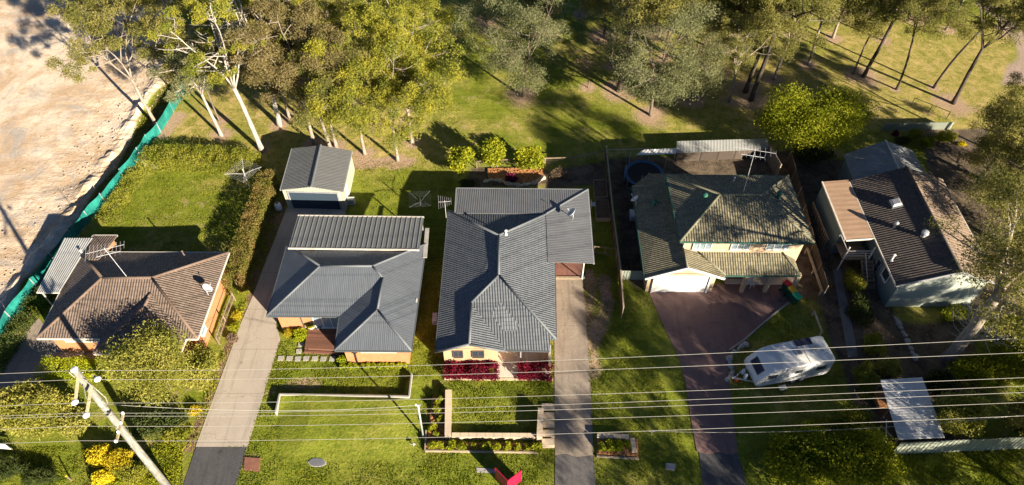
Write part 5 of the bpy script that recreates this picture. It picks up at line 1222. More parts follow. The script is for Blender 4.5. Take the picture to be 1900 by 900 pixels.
def caravan():
    t = thing('caravan', P(1476, 690, 0), 'white touring caravan with dark windows parked on the shaded lawn', 'caravan', rz=math.radians(11.5))
    L, Wd = 6.2, 2.25; x0 = -3.0
    prof = [(.3, .45), (.06, .62), (0, .95), (.1, 1.3), (.72, 2.12), (1.15, 2.42), (1.8, 2.56), (5.85, 2.62), (6.08, 2.55), (6.16, 2.2), (6.14, .75), (6.05, .5)]
    m = MB(); n = len(prof)
    st = [(-Wd/2, .90), (-Wd/2+.04, .97), (-Wd/2+.14, 1.0), (Wd/2-.14, 1.0), (Wd/2-.04, .97), (Wd/2, .90)]
    vs = []
    for y, k in st:
        for x, z in prof:
            cx, cz = 3.1, 1.5; dx = (x-cx); sx = 1-(1-k)*.45; zz = cz+(z-cz)*(1-(1-k)*.5); vs.append((x0+cx+dx*sx, y, zz))
    fs = [tuple(range(n)), tuple(reversed(range((len(st)-1)*n, len(st)*n)))]
    for i in range(len(st)-1):
        for j in range(n): a = i*n+j; b = i*n+(j+1) % n; fs.append((a, b, b+n, a+n))
    m.add(vs, fs); m.build('body', M['caravan'], t, bevel=.012)
    # roof seam trims, belt line
    m = MB()
    for y in (-Wd/2-.006, Wd/2+.006): m.bar((x0+.5, y, 1.02), (x0+6.0, y, 1.02), .015, .04)
    m.build('belt_trim', M['gutter_grey'], t)
    m = MB(); m.bar((x0+1.75, -1.05, 2.57), (x0+1.75, 1.05, 2.57), .05, .02); m.bar((x0+4.05, -1.05, 2.605), (x0+4.05, 1.05, 2.605), .05, .02); m.build('roof_seam', M['offwhite'], t)
    m = MB(); m.bar((x0+.55, -Wd/2-.012, .62), (x0+6.0, -Wd/2-.012, .62), .02, .16); m.bar((x0+.55, Wd/2+.012, .62), (x0+6.0, Wd/2+.012, .62), .02, .16); m.build('skirt', M['dish'], t)
    # front window on the raked nose
    a, b = V(x0+.16, 0, 1.38), V(x0+.70, 0, 2.09); d = (b-a).normalized(); nr = V(-d.z, 0, d.x)
    def slab(c, du, w, h, th, mat, nm, par=t):
        m = MB(); c = Vector(c); sy = V(0, 1, 0); vs = [c+sy*(i*w/2)+du*(j*h/2)+nrm_*k for k in (0, th) for i, j in ((-1, -1), (1, -1), (1, 1), (-1, 1))]
        return m.add(vs, [(3, 2, 1, 0), (4, 5, 6, 7), (0, 1, 5, 4), (1, 2, 6, 5), (2, 3, 7, 6), (3, 0, 4, 7)]).build(nm, M[mat], par)
    nrm_ = nr; f = slab((a+b)/2, d, 1.3, .72, .035, 'slate_dark', 'front_window'); slab((a+b)/2+nr*.02, d, 1.16, .6, .03, 'solar', 'pane', f)
    for x, w, z, h in ((1.15, .75, 1.72, .5), (3.3, .62, 1.75, .45), (5.15, .8, 1.72, .5)):
        for s in (-1, 1):
            f = MB().box((x0+x, s*(Wd/2+.01), z), (w, .035, h)).build('side_window', M['slate_dark'], t, bevel=.01)
            MB().box((x0+x, s*(Wd/2+.028), z), (w-.12, .02, h-.12)).build('pane', M['glass'], f)
    f = MB().box((x0+2.25, -Wd/2-.01, 1.45), (.62, .03, 1.75)).build('door', M['caravan'], t, bevel=.01)
    MB().box((x0+2.0, -Wd/2-.04, 1.35), (.05, .03, .14)).build('handle', M['steel'], f)
    for x, y, s in ((3.55, .02, .5), (4.95, .1, .5)):
        f = MB().box((x0+x, y, 2.65), (s, s, .1)).build('roof_hatch', M['offwhite'], t, bevel=.02)
        MB().box((x0+x, y, 2.71), (s*.62, s*.62, .04)).build('hatch_lid', M['conc'], f)
    MB().box((x0+4.3, .78, 2.66), (1.35, .55, .04)).build('solar_panel', M['solar'], t)
    MB().lathe((x0+5.5, -.35, 2.6), [(.14, 0), (.14, .07), (.05, .1)], 12).build('roof_vent', M['dish'], t)
    m = MB(); m.bar((x0+2.1, .8, 2.62), (x0+2.8, .8, 2.62), .12, .06); m.bar((x0+2.2, .8, 2.68), (x0+2.9, .95, 2.72), .04, .04); m.build('aerial', M['dish'], t)
    for s in (-1, 1):
        for x in (3.25, 3.95):
            f = MB().tube([(x0+x, s*(Wd/2-.2), .33), (x0+x, s*(Wd/2+.02), .33)], .33, 18).build('wheel', M['black'], t)
            MB().tube([(x0+x, s*(Wd/2+.02), .33), (x0+x, s*(Wd/2+.035), .33)], .19, 12).build('rim', M['steel'], f)
        MB().box((x0+3.6, s*(Wd/2+.01), .74), (1.55, .05, .14)).build('wheel_arch', M['dish'], t)
    m = MB(); m.bar((x0+.4, -.75, .5), (x0-1.2, 0, .48), .08, .1); m.bar((x0+.4, .75, .5), (x0-1.2, 0, .48), .08, .1); m.bar((x0+.3, 0, .45), (x0+5.9, 0, .45), 1.2, .1); m.build('drawbar', M['steel'], t)
    for y in (-.2, .22): MB().lathe((x0-.35, y, .52), [(.14, 0), (.15, .05), (.15, .4), (.1, .5), (.05, .56)], 12).build('gas_bottle', M['dish'], t, smooth=True)
    MB().tube([(x0-1.0, .08, .05), (x0-1.0, .08, .75)], .03, 6).lathe((x0-1.0, .08, .08), [(.1, -.03), (.1, .03)], 10, (0, 1, 0)).build('jockey_wheel', M['black'], t)
    MB().box((x0-1.2, 0, .5), (.3, .12, .12)).build('coupling', M['steel'], t)
    MB().box((x0+2.25, -Wd/2-.35, .3), (.6, .4, .06)).bar((x0+2.05, -Wd/2-.35, 0), (x0+2.05, -Wd/2-.35, .28), .04, .04).bar((x0+2.45, -Wd/2-.35, 0), (x0+2.45, -Wd/2-.35, .28), .04, .04).build('step', M['steel'], t)
    for s in (-1, 1): MB().box((x0+6.16, s*.9, 1.0), (.04, .12, .35)).build('tail_light', M['lid_red'], t)
    return t
cv = local_build(caravan); cv.location = (21.35, 27.95, 0)
def cone(p, label):
    t = thing('traffic_cone', p, label, 'cone')
    MB().lathe((0, 0, .03), [(.14, 0), (.045, .48), (.03, .5)], 16).build('cone_body', M['orange'], t)
    MB().box((0, 0, .02), (.36, .36, .04)).build('base', M['orange'], t)
local_build(cone, P(1366, 706), 'orange cone beside the caravan drawbar')

# trampoline
tp = thing('trampoline', P(1193, 334), 'round trampoline with a blue padded rim and black mat', 'trampoline'); c = P(1193, 334); z = .85; r = 2.0
MB().lathe(c+V(0, 0, z), [(.01, 0), (r-.3, 0), (r-.3, -.02), (.01, -.02)], 40).build('mat', M['net'], tp)
MB().lathe(c+V(0, 0, z), [(r-.34, .01), (r-.3, .05), (r-.02, .05), (r, 0), (r-.02, -.03), (r-.34, -.01), (r-.34, .01)], 40, closed=False).build('rim_pad', M['blue_pad'], tp)
for i in range(4):
    a = i*math.pi/2+.5; p1 = c+V(math.cos(a)*r, math.sin(a)*r, z); p2 = c+V(math.cos(a+.5)*r, math.sin(a+.5)*r, z)
    MB().tube([p1, p1*1-V(0, 0, z-.03), p2-V(0, 0, z-.03), p2], .03, 6).build('leg', M['steel'], tp)
for i in range(6):
    a = i*math.pi/3+.2; p1 = c+V(math.cos(a)*(r+.05), math.sin(a)*(r+.05), .3); MB().tube([p1, p1+V(0, 0, 2.1)], .025, 6).build('net_pole', M['steel'], tp)
def hoist(p, label, mat='alu', h=2.1, R=1.75, a0=.3):
    t = thing('rotary_clothesline', p, label, 'clothesline')
    MB().tube([(0, 0, -.1), (0, 0, h+.35)], .035, 8).build('post', M[mat], t); tips = []
    for i in range(4):
        a = a0+i*math.pi/2; q = V(math.cos(a)*R, math.sin(a)*R, h+.1); tips.append(q)
        MB().tube([(0, 0, h-.35), q*.45+V(0, 0, h*.55-.12), q], .02, 5).build('arm', M[mat], t)
    m = MB()
    for k in (1, .85, .7, .55, .4):
        for i in range(4): a, b = tips[i], tips[(i+1) % 4]; m.tube([V(a.x*k, a.y*k, h+.1*k), V(b.x*k, b.y*k, h+.1*k)], .005, 4)
    m.build('line', M[mat], t); return t
local_build(hoist, P(463, 347), 'white rotary clothesline standing at the corner of two hedges')
local_build(hoist, P(783, 398), 'rotary clothesline in the shaded lawn between the garage and the slate tiled house', 'slate_dark', 2.0, 1.4, .9)  # dark trim colour stands in for the shade on this clothesline
def tank(p, label, mat='dish', r=.32, h=.75):
    t = thing('water_drum', p, label, 'drum'); MB().lathe((0, 0, 0), [(r*.85, 0), (r, .1), (r, h-.1), (r*.8, h), (r*.3, h+.05)], 18).build('body', M[mat], t, smooth=True)
    MB().lathe((0, 0, h+.04), [(r*.35, 0), (r*.35, .05)], 12).build('cap', M['slate_dark'], t)
local_build(tank, P(518, 388), 'grey drum beside the left corner of the garage')
def pot(p, label, mat, r, h, leaf=None, seed=1):
    t = thing('plant_pot', p, label, 'plant pot'); MB().lathe((0, 0, 0), [(r*.7, 0), (r, h), (r, h+.03), (r*.85, h+.03), (r*.8, h-.06)], 18).build('pot', M[mat], t, smooth=True)
    MB().lathe((0, 0, h-.08), [(.01, 0), (r*.82, 0), (r*.82, -.02)], 16).build('soil', M['bark_mulch'], t)
    if leaf:
        rng = np.random.default_rng(seed); u = rng.normal(size=(500, 3)); u /= np.linalg.norm(u, axis=1, keepdims=True); c = u*np.array([.42, .42, .3])*rng.uniform(.5, 1, (500, 1)); c[:, 2] += h+.25
        quads_object('plant', leaf_quads(c, .16, .07, rng, -.3, u), M[leaf], t)
local_build(pot, P(580, 611), 'white pot with a bushy yellow green plant beside the deck', 'white', .3, .5, 'leaf_citrus')
local_build(pot, P(593, 612), 'grey pot at the top left corner of the deck', 'dark_conc', .27, .5, None)
def boxy(name, p, d, label, cat, mat, rz=0, detail='panel', dm='gutter_grey'):
    t = thing(name, p, label, cat, rz=rz); MB().box((0, 0, d[2]/2), d).build('case', M[mat], t, bevel=.02)
    MB().box((0, -d[1]/2-.01, d[2]*.5), (d[0]*.7, .02, d[2]*.6)).build('grille', M[dm], t); MB().box((0, 0, d[2]+.015), (d[0]*.85, d[1]*.8, .03)).build(detail, M[mat], t); return t
local_build(boxy, 'air_conditioner', P(652, 378), (.8, .4, .75), 'white air conditioner unit at the right corner of the garage', 'air conditioner', 'white')
local_build(boxy, 'air_conditioner', P(808, 596), (.4, .8, .7), 'small grey unit on the shaded left wall of the slate tiled house', 'air conditioner', 'dish')
local_build(boxy, 'air_conditioner', P(1172, 405), (.5, .9, .8), 'white unit beside the left wall of the green tiled house', 'air conditioner', 'white')
# raised beds
for pts, lab in (([(1101, 340), (1124, 340), (1127, 372), (1102, 372)], 'timber raised bed nearer the back rail fence'), ([(1104, 377), (1127, 377), (1132, 411), (1106, 411)], 'timber raised bed nearer the slate tiled house')):
    q = px(pts); t = thing('raised_bed', sum(q, V(0, 0, 0))/4, lab, 'raised bed'); m = MB()
    for i in range(4): m.bar(q[i]+V(0, 0, .25), q[(i+1) % 4]+V(0, 0, .25), .07, .5)
    m.build('frame', M['timber'], t); MB().poly([v+V(0, 0, .38) for v in q], .3).build('soil', M['bark_mulch'], t)
def chair(p, rz, label, mat='white'):
    t = thing('garden_chair', p, label, 'chair', rz=rz); MB().box((0, 0, .43), (.48, .46, .05)).build('seat', M[mat], t); MB().box((0, .22, .68), (.46, .05, .45)).build('backrest', M[mat], t)
    for x in (-.2, .2):
        for y in (-.2, .2): MB().bar((x, y, 0), (x, y, .42), .04, .04).build('leg', M[mat], t)
local_build(chair, P(1392, 531), .4, 'white chair on the porch of the green tiled house')
local_build(chair, P(1100, 385), 1.6, 'pale chair at the right side of the metal back roof', 'offwhite')
# pit lids and small things on the verge
def lid(name, pts, z, mat, label, cat, surround=None):
    q = px(pts); c = sum(q, V(0, 0, 0))/len(q); t = thing(name, c, label, cat)
    MB().poly([v+V(0, 0, z) for v in q], z+.1).build('cover', M[mat], t)
    a = [c+(v-c)*1.12+V(0, 0, z-.03) for v in q]; MB().poly(a, z+.05).build('surround', M[surround or 'conc'], t)
lid('pit_lid', [(455, 849), (482, 851), (479, 874), (453, 871)], .09, 'brown_lid', 'rusty square pit lid beside the asphalt apron', 'pit lid', 'brown_lid')
lid('manhole_cover', smooth_px([(573, 858), (580, 852), (595, 852), (604, 859), (597, 865), (580, 865), (573, 858)], 3)[:-1], .1, 'dark_conc', 'oval grey manhole cover on the lit lawn by the street', 'manhole cover')
lid('pit_lid', [(884, 868), (917, 870), (916, 878), (884, 876)], .03, 'conc', 'flush concrete slab partly shaded by the magenta board', 'pit lid')
lid('pit_lid', [(1236, 861), (1252, 862), (1251, 873), (1236, 871)], .14, 'conc', 'small grey pit lid right of the street bed', 'pit lid')
lid('pit_lid', [(280, 306), (292, 306), (292, 313), (280, 313)], .08, 'conc', 'round concrete cap at the top of the left back garden', 'pit lid')
def marker(p, label, h=.35):
    t = thing('water_meter', p, label, 'water meter'); MB().tube([(0, 0, -.05), (0, 0, h)], .04, 6).build('riser', M['steel'], t); MB().tube([(-.2, 0, h), (.2, 0, h)], .035, 6).build('pipe', M['steel'], t)
    MB().lathe((0, 0, h), [(.09, 0), (.09, .1), (.04, .12)], 10).build('meter', M['conc'], t)
local_build(marker, P(768, 828), 'small grey water meter on the lawn left of the street bed')
local_build(marker, P(1208, 806), 'small pale tap standing in the lawn right of the street bed', .5)
# magenta V board
vb = thing('sale_board', V(-.29, 18.45, 0), 'magenta V shaped sale board standing on the verge', 'sign')
m = P(942, 892, 1.9); a = P(919, 868, 1.9); b = P(967, 873, 1.9)
for q in (a, b):
    pn = MB().bar((q.x, q.y, 1.05), (m.x, m.y, 1.05), .05, 1.7).build('panel', M['magenta'], vb)
for q in (a, m, b): MB().bar((q.x, q.y, -.1), (q.x, q.y, 1.88), .07, .07).build('post', M['magenta'], vb)
# white sign bottom left
p = P(16, 838); sg = thing('sign_board', p, 'white sign board on two legs at the bottom left', 'sign')
MB().bar(p+V(-.5, 0, 1.0), p+V(.55, -.1, 1.0), .04, .8).build('panel', M['white'], sg)
MB().bar(p+V(.0, -.08, .95), p+V(.12, -.09, .95), .02, .1).build('mark', M['slate_dark'], sg)
for dx in (-.35, .4): MB().bar(p+V(dx, 0.03, -.1), p+V(dx, .03, 1.0), .05, .05).build('leg', M['timber'], sg)
p = P(133, 892); t = thing('marker_stake', p, 'short timber marker stake on the bottom left verge', 'stake'); MB().bar(p-V(0, 0, .1), p+V(0, 0, .9), .06, .06).build('stake', M['timber'], t)
MB().bar(p+V(0, 0, .75), p+V(0, 0, .9), .075, .075).build('tip', M['lid_yellow'], t)
# garden ornament
p = P(270, 306); t = thing('garden_statue', p, 'small white ornament at the top left of the back garden', 'ornament')
MB().lathe(p, [(.14, 0), (.16, .1), (.1, .25), (.13, .4), (.07, .5), (.1, .58), (.1, .68), (.03, .75)], 12).build('figure', M['white'], t, smooth=True)
MB().box(p+V(0, 0, .02), (.4, .4, .06)).build('plinth', M['conc'], t)

# ------------------------------------------------------------------ street pole, service pole, wires
pb, ptp = P(316, 910), P(138, 686, 14.0)
pl = thing('power_pole', pb, 'tall weathered timber power pole with crossarms, bottom left', 'power pole')
MB().tube([pb-V(0, 0, .3), pb.lerp(ptp, .3), pb.lerp(ptp, .65), ptp], [.26, .235, .205, .175], 14).build('pole', M['pole'], pl, smooth=True)
MB().lathe(ptp, [(.2, 0), (.2, .04), (.05, .08)], 12).build('pole_cap', M['porcelain'], pl)
def crossarm(c, half, zoff, ends):
    a = MB().bar(c-V(half*.02, half, 0), c+V(half*.02, half, 0), .13, .13).build('crossarm', M['arm'], pl)
    for e in ends:
        q = c+V(e*half*.02, e*half, .06); MB().lathe(q, [(.06, 0), (.1, .05), (.07, .1), (.11, .15), (.05, .24)], 10).build('insulator', M['porcelain'], a, smooth=True)
z13 = pb.lerp(ptp, .965)
a1 = P(193, 700, 13.2); 
# three side arms, each ending in a porcelain insulator
def offset_arm(p0, p1, r=.2):
    a = MB().bar(p0, p1, .12, .12).build('crossarm', M['arm'], pl)
    MB().lathe(p1+V(0, 0, -.02), [(.05, -.12), (r*.6, -.05), (r, .05), (r*.8, .14), (.04, .2)], 14).build('insulator', M['porcelain'], a, smooth=True)
    return a
offset_arm(P(146, 692, 13.6), P(139.5, 747, 12.9))
offset_arm(P(172, 696, 13.0), P(181.5, 704, 13.0)); offset_arm(P(170, 715, 13.0), P(160.5, 771, 12.3))
c = pb.lerp(ptp, .78); a = MB().bar(P(229, 768, 10.7), P(216, 820, 10.7), .12, .12).build('crossarm', M['arm'], pl)
for q in (P(229, 768, 10.75), P(225, 786, 10.75), P(220.5, 803, 10.75), P(216, 820, 10.75)): MB().lathe(q, [(.06, 0), (.09, .05), (.06, .1), (.09, .14), (.04, .22)], 10).build('insulator', M['porcelain'], a, smooth=True)
m = MB(); pts = [P(150, 700, 13.4), P(178, 722, 12.9), P(196, 738, 12.2), P(200, 748, 11.6), P(193, 752, 11.2)]; m.tube(pts, .025, 5); m.tube([P(128, 691, 13.7), P(138, 700, 13.4), P(155, 690, 13.4)], .025, 5); m.tube([P(155, 715, 13), P(160, 740, 12.8)], .02, 5); m.build('jumper_cable', M['wire'], pl)
for k in (.3, .45, .6, .72, .85): 
    q = pb.lerp(ptp, k); MB().tube([q-V(0, .3, 0), q+V(0, -.22, 0)], .025, 6).build('step_bolt', M['steel'], pl)
sp = thing('service_pole', P(785, 810), 'thin galvanised service pole on the lawn left of the walled garden', 'pole')
b, tp_ = P(785, 810), P(775.5, 752, 4.6); MB().tube([b-V(0, 0, .2), tp_], [.075, .065], 10).build('pole', M['steel'], sp, smooth=True)
MB().bar(tp_+V(-.18, 0, 0), tp_+V(.18, 0, 0), .1, .1).build('bracket', M['steel'], sp); MB().lathe(tp_+V(-.15, 0, .05), [(.04, 0), (.06, .05), (.03, .1)], 8).build('insulator', M['porcelain'], sp)
MB().lathe(b, [(.12, -.02), (.12, .03)], 10).build('base', M['steel'], sp)
m = MB()
WIRES = [('farthest from the street, the topmost of the long overhead wires', [(0, 695), (138, 692), (450, 686.6), (950, 670), (1540, 648), (1900, 627)], 13.4),
         ('second long overhead wire from the top', [(0, 711.6), (138, 709), (450, 703.6), (950, 690), (1540, 671), (1900, 655.5)], 13.0),
         ('third long overhead wire from the top', [(0, 755), (140, 752), (450, 747), (950, 734.5), (1540, 717.5), (1900, 701.5)], 12.8),
         ('fourth long overhead wire from the top', [(0, 773.5), (225, 770.5), (450, 766), (950, 751), (1540, 734), (1900, 717)], 10.9),
         ('fifth long overhead wire from the top, close below the fourth', [(0, 777.5), (222, 775), (450, 772.7), (950, 760.5), (1540, 745), (1900, 729)], 10.9),
         ('sixth long overhead wire from the top', [(0, 798.5), (220, 795.5), (450, 789.7), (950, 779), (1540, 764), (1900, 747)], 10.9),
         ('lowest and nearest of the long overhead wires', [(0, 824), (216, 820), (450, 818.5), (950, 806), (1540, 789), (1900, 772)], 10.9)]
for lab, w, z in WIRES:
    pts = []
    xs = [q[0] for q in w]; ys = [q[1] for q in w]
    for x in range(-300, 2250, 75):
        if x < 0: y = ys[0]+(ys[0]-ys[1])*(0-x)/xs[1]
        elif x > 1900: y = ys[-1]-(x-1900)*.05
        else: y = float(np.interp(x, xs, ys))
        sag = 1.4*max(0, 1-((x-1150)/1000.0)**2) if x > 150 else 0
        pts.append(P(x, y, z-sag))
    Yc = np.polyfit([p.x for p in pts], [p.y for p in pts], 3); pts = [V(p.x, float(np.polyval(Yc, p.x)), p.z) for p in pts]
    tag(MB().tube(pts, .012, 6).build('power_line', M['wire'], smooth=True), lab, 'wire', 'overhead wires along the street')
def service(a, b, sag, label):
    pts = [a.lerp(b, i/10)-V(0, 0, sag*4*(i/10)*(1-i/10)) for i in range(11)]; tag(MB().tube(pts, .014, 5).build('service_wire', M['wire'], smooth=True), label, 'wire', 'house service wires')
service(pb.lerp(ptp, .76), tp_, .8, 'thin service wire from the timber pole to the galvanised pole')
service(P(1208, 800, 3.2), P(1900, 770, 8.2), 1.0, 'faint thin wire low over the red brown driveway')
# ------------------------------------------------------------------ trees
def rename(root, name): root.name = name; return root
KIND = {
 'olive': lambda: grow_gum(11, 15, 6.0, 1.35, 20000, 'leaf_gum', 'bark_pale', clump=.6),
 'grey': lambda: grow_gum(23, 13, 4.6, 1.2, 18000, 'leaf_grey', 'bark_grey', low=.6, clump=.65),
 'brown': lambda: grow_gum(31, 15.5, 6.2, 1.15, 19000, 'leaf_brown', 'bark_pale', clump=.6),
 'lime': lambda: grow_gum(47, 14.5, 5.0, 1.3, 22000, 'leaf_lime', 'bark_pale', clump=.6),
 'hero': lambda: grow_gum(53, 19.5, 8.5, 1.1, 8000, 'leaf_lime', 'bark_white', clump=.4, limbs=6, bare=.55, r0=.26, sub=3, tiltk=.55, limb_r=.42),
 'whitebare': lambda: grow_gum(59, 14, 5.5, .9, 8000, 'leaf_grey', 'bark_white', clump=.45, bare=.35),
 'dark': lambda: grow_gum(61, 18, 9, 1.2, 17000, 'leaf_gum', 'bark_dark', clump=.6, r0=.27),
 'slim': lambda: grow_gum(67, 12, 5.5, .9, 8000, 'leaf_gum', 'bark_grey', clump=.5, r0=.12, limbs=3),
 'slimdark': lambda: grow_gum(71, 14, 8.0, 1.0, 9000, 'leaf_gum', 'bark_dark', clump=.55, r0=.14, limbs=3),
 'sapling': lambda: grow_gum(73, 4.5, 1.8, .4, 250, 'leaf_dry', 'bark_grey', clump=.3, r0=.07, limbs=3),
 'rusty': lambda: grow_gum(79, 6, 2, .7, 6000, 'leaf_orange', 'bark_grey', clump=.45, r0=.14),
 'bigright': lambda: grow_gum(83, 13, 4.2, 1.15, 22000, 'leaf_gum', 'bark_pale', clump=.7, r0=.24, limbs=5, low=.5),
}
KH = {'olive': 15, 'grey': 13, 'brown': 15.5, 'lime': 14.5, 'hero': 19.5, 'whitebare': 14, 'dark': 18, 'slim': 12, 'slimdark': 14, 'sapling': 4.5, 'rusty': 6, 'bigright': 13}
made = {}
for kind, base, h, turn, label in TREES:
    p = P(*base); s = h/KH[kind]
    if kind not in made:
        o = made[kind] = KIND[kind](); o.location = p; o.rotation_euler = (0, 0, turn); o.scale = (s, s, s)
    else: o = copy_tree(made[kind], p, turn, s)
    tag(o, label, 'tree', 'gum trees')
# the big leaning gum, right: thick twin trunks, dead pale branches at its foot
t = grow_gum(91, 18, 8.5, 1.2, 17000, 'leaf_gum', 'bark_pale', clump=.75, r0=.5, limbs=6, limb_r=.5, loc=P(1757, 668))
tag(t, 'biggest gum, with a thick grey trunk and many limbs, beside the pale green walled house', 'tree', 'gum trees')
t = grow_gum(101, 5.5, 1.6, .7, 60, 'leaf_dry', 'bark_white', clump=.3, r0=.16, limbs=5, bare=.95, sub=3, lean=(.6, .4), loc=P(1775, 655), name='dead_tree')
tag(t, 'dead white branching tree at the foot of the big leaning gum', 'dead tree')
# street trees across the road, outside the picture, whose shade falls over the right hand gardens
for i, (x, y, h, k) in enumerate([(26, 2, 13, 'grey'), (33, 9, 14, 'olive'), (40, 4, 15, 'grey'), (46, 13, 15, 'dark'), (38, 15.5, 12, 'bigright'), (52, 6, 15, 'grey'), (54, 14, 14, 'olive')]):
    o = copy_tree(made[k], V(x, y, 0), i*1.3, h/KH[k]); tag(o, f'street gum outside the picture, {ordw[i]} along the opposite kerb', 'tree', 'street trees beyond the frame')

def bush(seed, base, rx, ry, rz, n, leaf, label, name='shrub', cat='shrub', L=.2, W=.13, th=0.0, **k):
    b = grow_bush(seed, rx, ry, rz, n, leaf, name, L, W, loc=P(*base), trunk_h=th, **k); return tag(b, label, cat)
bush(1, (1480, 292), 5.0, 3.5, 3.4, 46000, 'leaf_dense', 'large bright green rounded tree behind the green tiled house', 'dense_tree', 'tree', .17, .11, 1.6, lumps=30, shell=.6, stem=.9)
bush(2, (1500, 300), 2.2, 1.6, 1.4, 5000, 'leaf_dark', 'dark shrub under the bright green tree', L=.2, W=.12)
bush(3, (316, 722), 2.8, 2.7, 2.4, 24000, 'leaf_olive', 'large olive bushy tree in front of the brown tiled house', 'bushy_tree', 'tree', .2, .07, 1.5, lumps=26, shell=.55, stem=.7)
bush(4, (385, 700), 1.5, 1.9, 1.4, 6000, 'leaf_olive', 'lower olive bush between the large olive tree and the tan driveway', L=.22, W=.09, lumps=14)
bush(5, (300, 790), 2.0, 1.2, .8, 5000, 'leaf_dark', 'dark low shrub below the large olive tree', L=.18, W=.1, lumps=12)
bush(6, (75, 782), 2.9, 1.9, 1.7, 22000, 'leaf_olive', 'broad olive bush left of the power pole', 'bushy_tree', 'tree', .22, .09, .3, lumps=20, shell=.5)
bush(7, (145, 795), 1.4, 1.3, 1.2, 5000, 'leaf_olive', 'olive bush between the broad olive bush and the yellow wattle', L=.2, W=.09, lumps=12)
bush(8, (192, 850), .95, .8, .75, 4500, 'leaf_wattle', 'bright yellow flowering wattle beside the power pole', L=.13, W=.1, lumps=14)
bush(9, (196, 892), .75, .6, .6, 3500, 'leaf_wattle', 'smaller yellow flowering wattle at the bottom edge', L=.12, W=.1, lumps=12)
bush(10, (228, 862), 1.1, 1.0, .7, 4000, 'leaf_yellow', 'straggly yellow green shrub crossed by the power pole', L=.14, W=.06, lumps=12, shell=.35)
bush(11, (250, 880), 1.3, .8, .6, 3500, 'leaf_hedge', 'green shrub right of the wattles at the bottom', L=.16, W=.07)
bush(12, (335, 810), 1.1, .9, .6, 3000, 'leaf_hedge', 'ragged green shrub at the left edge of the tan driveway', L=.18, W=.07)
bush(13, (20, 872), 1.6, .8, .5, 2500, 'leaf_dark', 'spiky dark shrub at the bottom left corner', L=.4, W=.05)
bush(14, (80, 890), 1.3, .7, .5, 2500, 'leaf_dark', 'low dark tussock at the bottom edge left of the wattles', L=.35, W=.04)
for i, (b, rx, ry, rz, lab) in enumerate([((853, 318), 1.45, 1.25, 1.15, 'left'), ((914, 312), 1.35, 1.5, 1.45, 'middle'), ((984, 316), 1.45, 1.15, 1.1, 'right')]):
    bush(20+i, b, rx, ry, rz, 3600, 'leaf_citrus', f'{lab} one of the three bright citrus trees behind the slate tiled house', 'citrus_tree', 'tree', .26, .15, .6, lumps=16, shell=.6)
bush(24, (949, 336), .55, .5, .4, 900, 'leaf_purple', 'purple leaved plant in the rock garden', L=.22, W=.08)
bush(25, (1040, 330), 1.3, .8, .6, 1300, 'leaf_dry', 'bare greyish shrub in the shade right of the rock garden', L=.16, W=.05, shell=.3)
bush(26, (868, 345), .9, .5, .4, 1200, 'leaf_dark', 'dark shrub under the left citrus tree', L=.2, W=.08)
# bottom right greenery
bush(30, (1478, 872), 2.6, 2.2, 1.6, 9500, 'leaf_dense', 'large glossy bush by the street, left half of the clump', 'bush', 'bush', .2, .14, lumps=20)
bush(31, (1582, 868), 2.7, 2.4, 1.9, 11000, 'leaf_dense', 'large glossy bush by the street, right half of the clump', 'bush', 'bush', .2, .14, lumps=22)
bush(32, (1560, 800), 2.6, 1.3, 1.0, 6500, 'leaf_hedge', 'green bush behind the glossy clump', 'bush', 'bush', .2, .12, lumps=16)
bush(33, (1755, 800), 1.9, 1.7, 1.7, 9000, 'leaf_olive', 'rounded small tree leaning over the white lean-to roof', 'bushy_tree', 'tree', .18, .1, .7, lumps=18)
bush(34, (1885, 800), 2.0, 1.8, 1.6, 8000, 'leaf_gum', 'grey green bushy tree at the right edge above the street fence', 'bushy_tree', 'tree', .2, .08, .7, lumps=18)
bush(35, (1800, 700), 2.4, 1.6, 1.1, 6500, 'leaf_dense', 'green shrub at the foot of the big leaning gum', L=.22, W=.1, lumps=16)
bush(36, (1880, 690), 2.4, 1.9, 1.2, 7500, 'leaf_dense', 'green shrub at the right edge behind the wires', L=.22, W=.1, lumps=16)
bush(37, (1735, 715), 1.2, 1.0, .8, 3000, 'leaf_dark', 'dark shrub left of the foot of the big leaning gum', L=.2, W=.09)
bush(38, (1860, 620), 1.9, 1.5, 1.0, 5000, 'leaf_dense', 'green shrub between the upright gum and the right edge', L=.2, W=.1)
bush(39, (1765, 590), 1.1, .8, .8, 2500, 'leaf_citrus', 'light green shrub against the pale green wall', L=.2, W=.1)
bush(40, (1578, 535), 1.0, 1.3, 1.0, 3500, 'leaf_hedge', 'rounded shrub beside the grey side path, farthest up', L=.16, W=.09)
bush(41, (1590, 585), 1.0, 1.5, 1.0, 3500, 'leaf_dark', 'dark shrub between the path and the blue green wall', L=.16, W=.09)
bush(42, (1612, 650), .9, 1.1, 1.0, 3000, 'leaf_hedge', 'olive shrub above the white lean-to roof, upper one', L=.17, W=.09)
bush(43, (1640, 690), 1.1, .9, .9, 3500, 'leaf_olive', 'olive shrub touching the top of the white lean-to roof', L=.18, W=.09)
bush(44, (1597, 715), 1.0, 1.4, 1.0, 3000, 'leaf_hedge', 'leafy shrub left of the white lean-to roof', L=.22, W=.09)
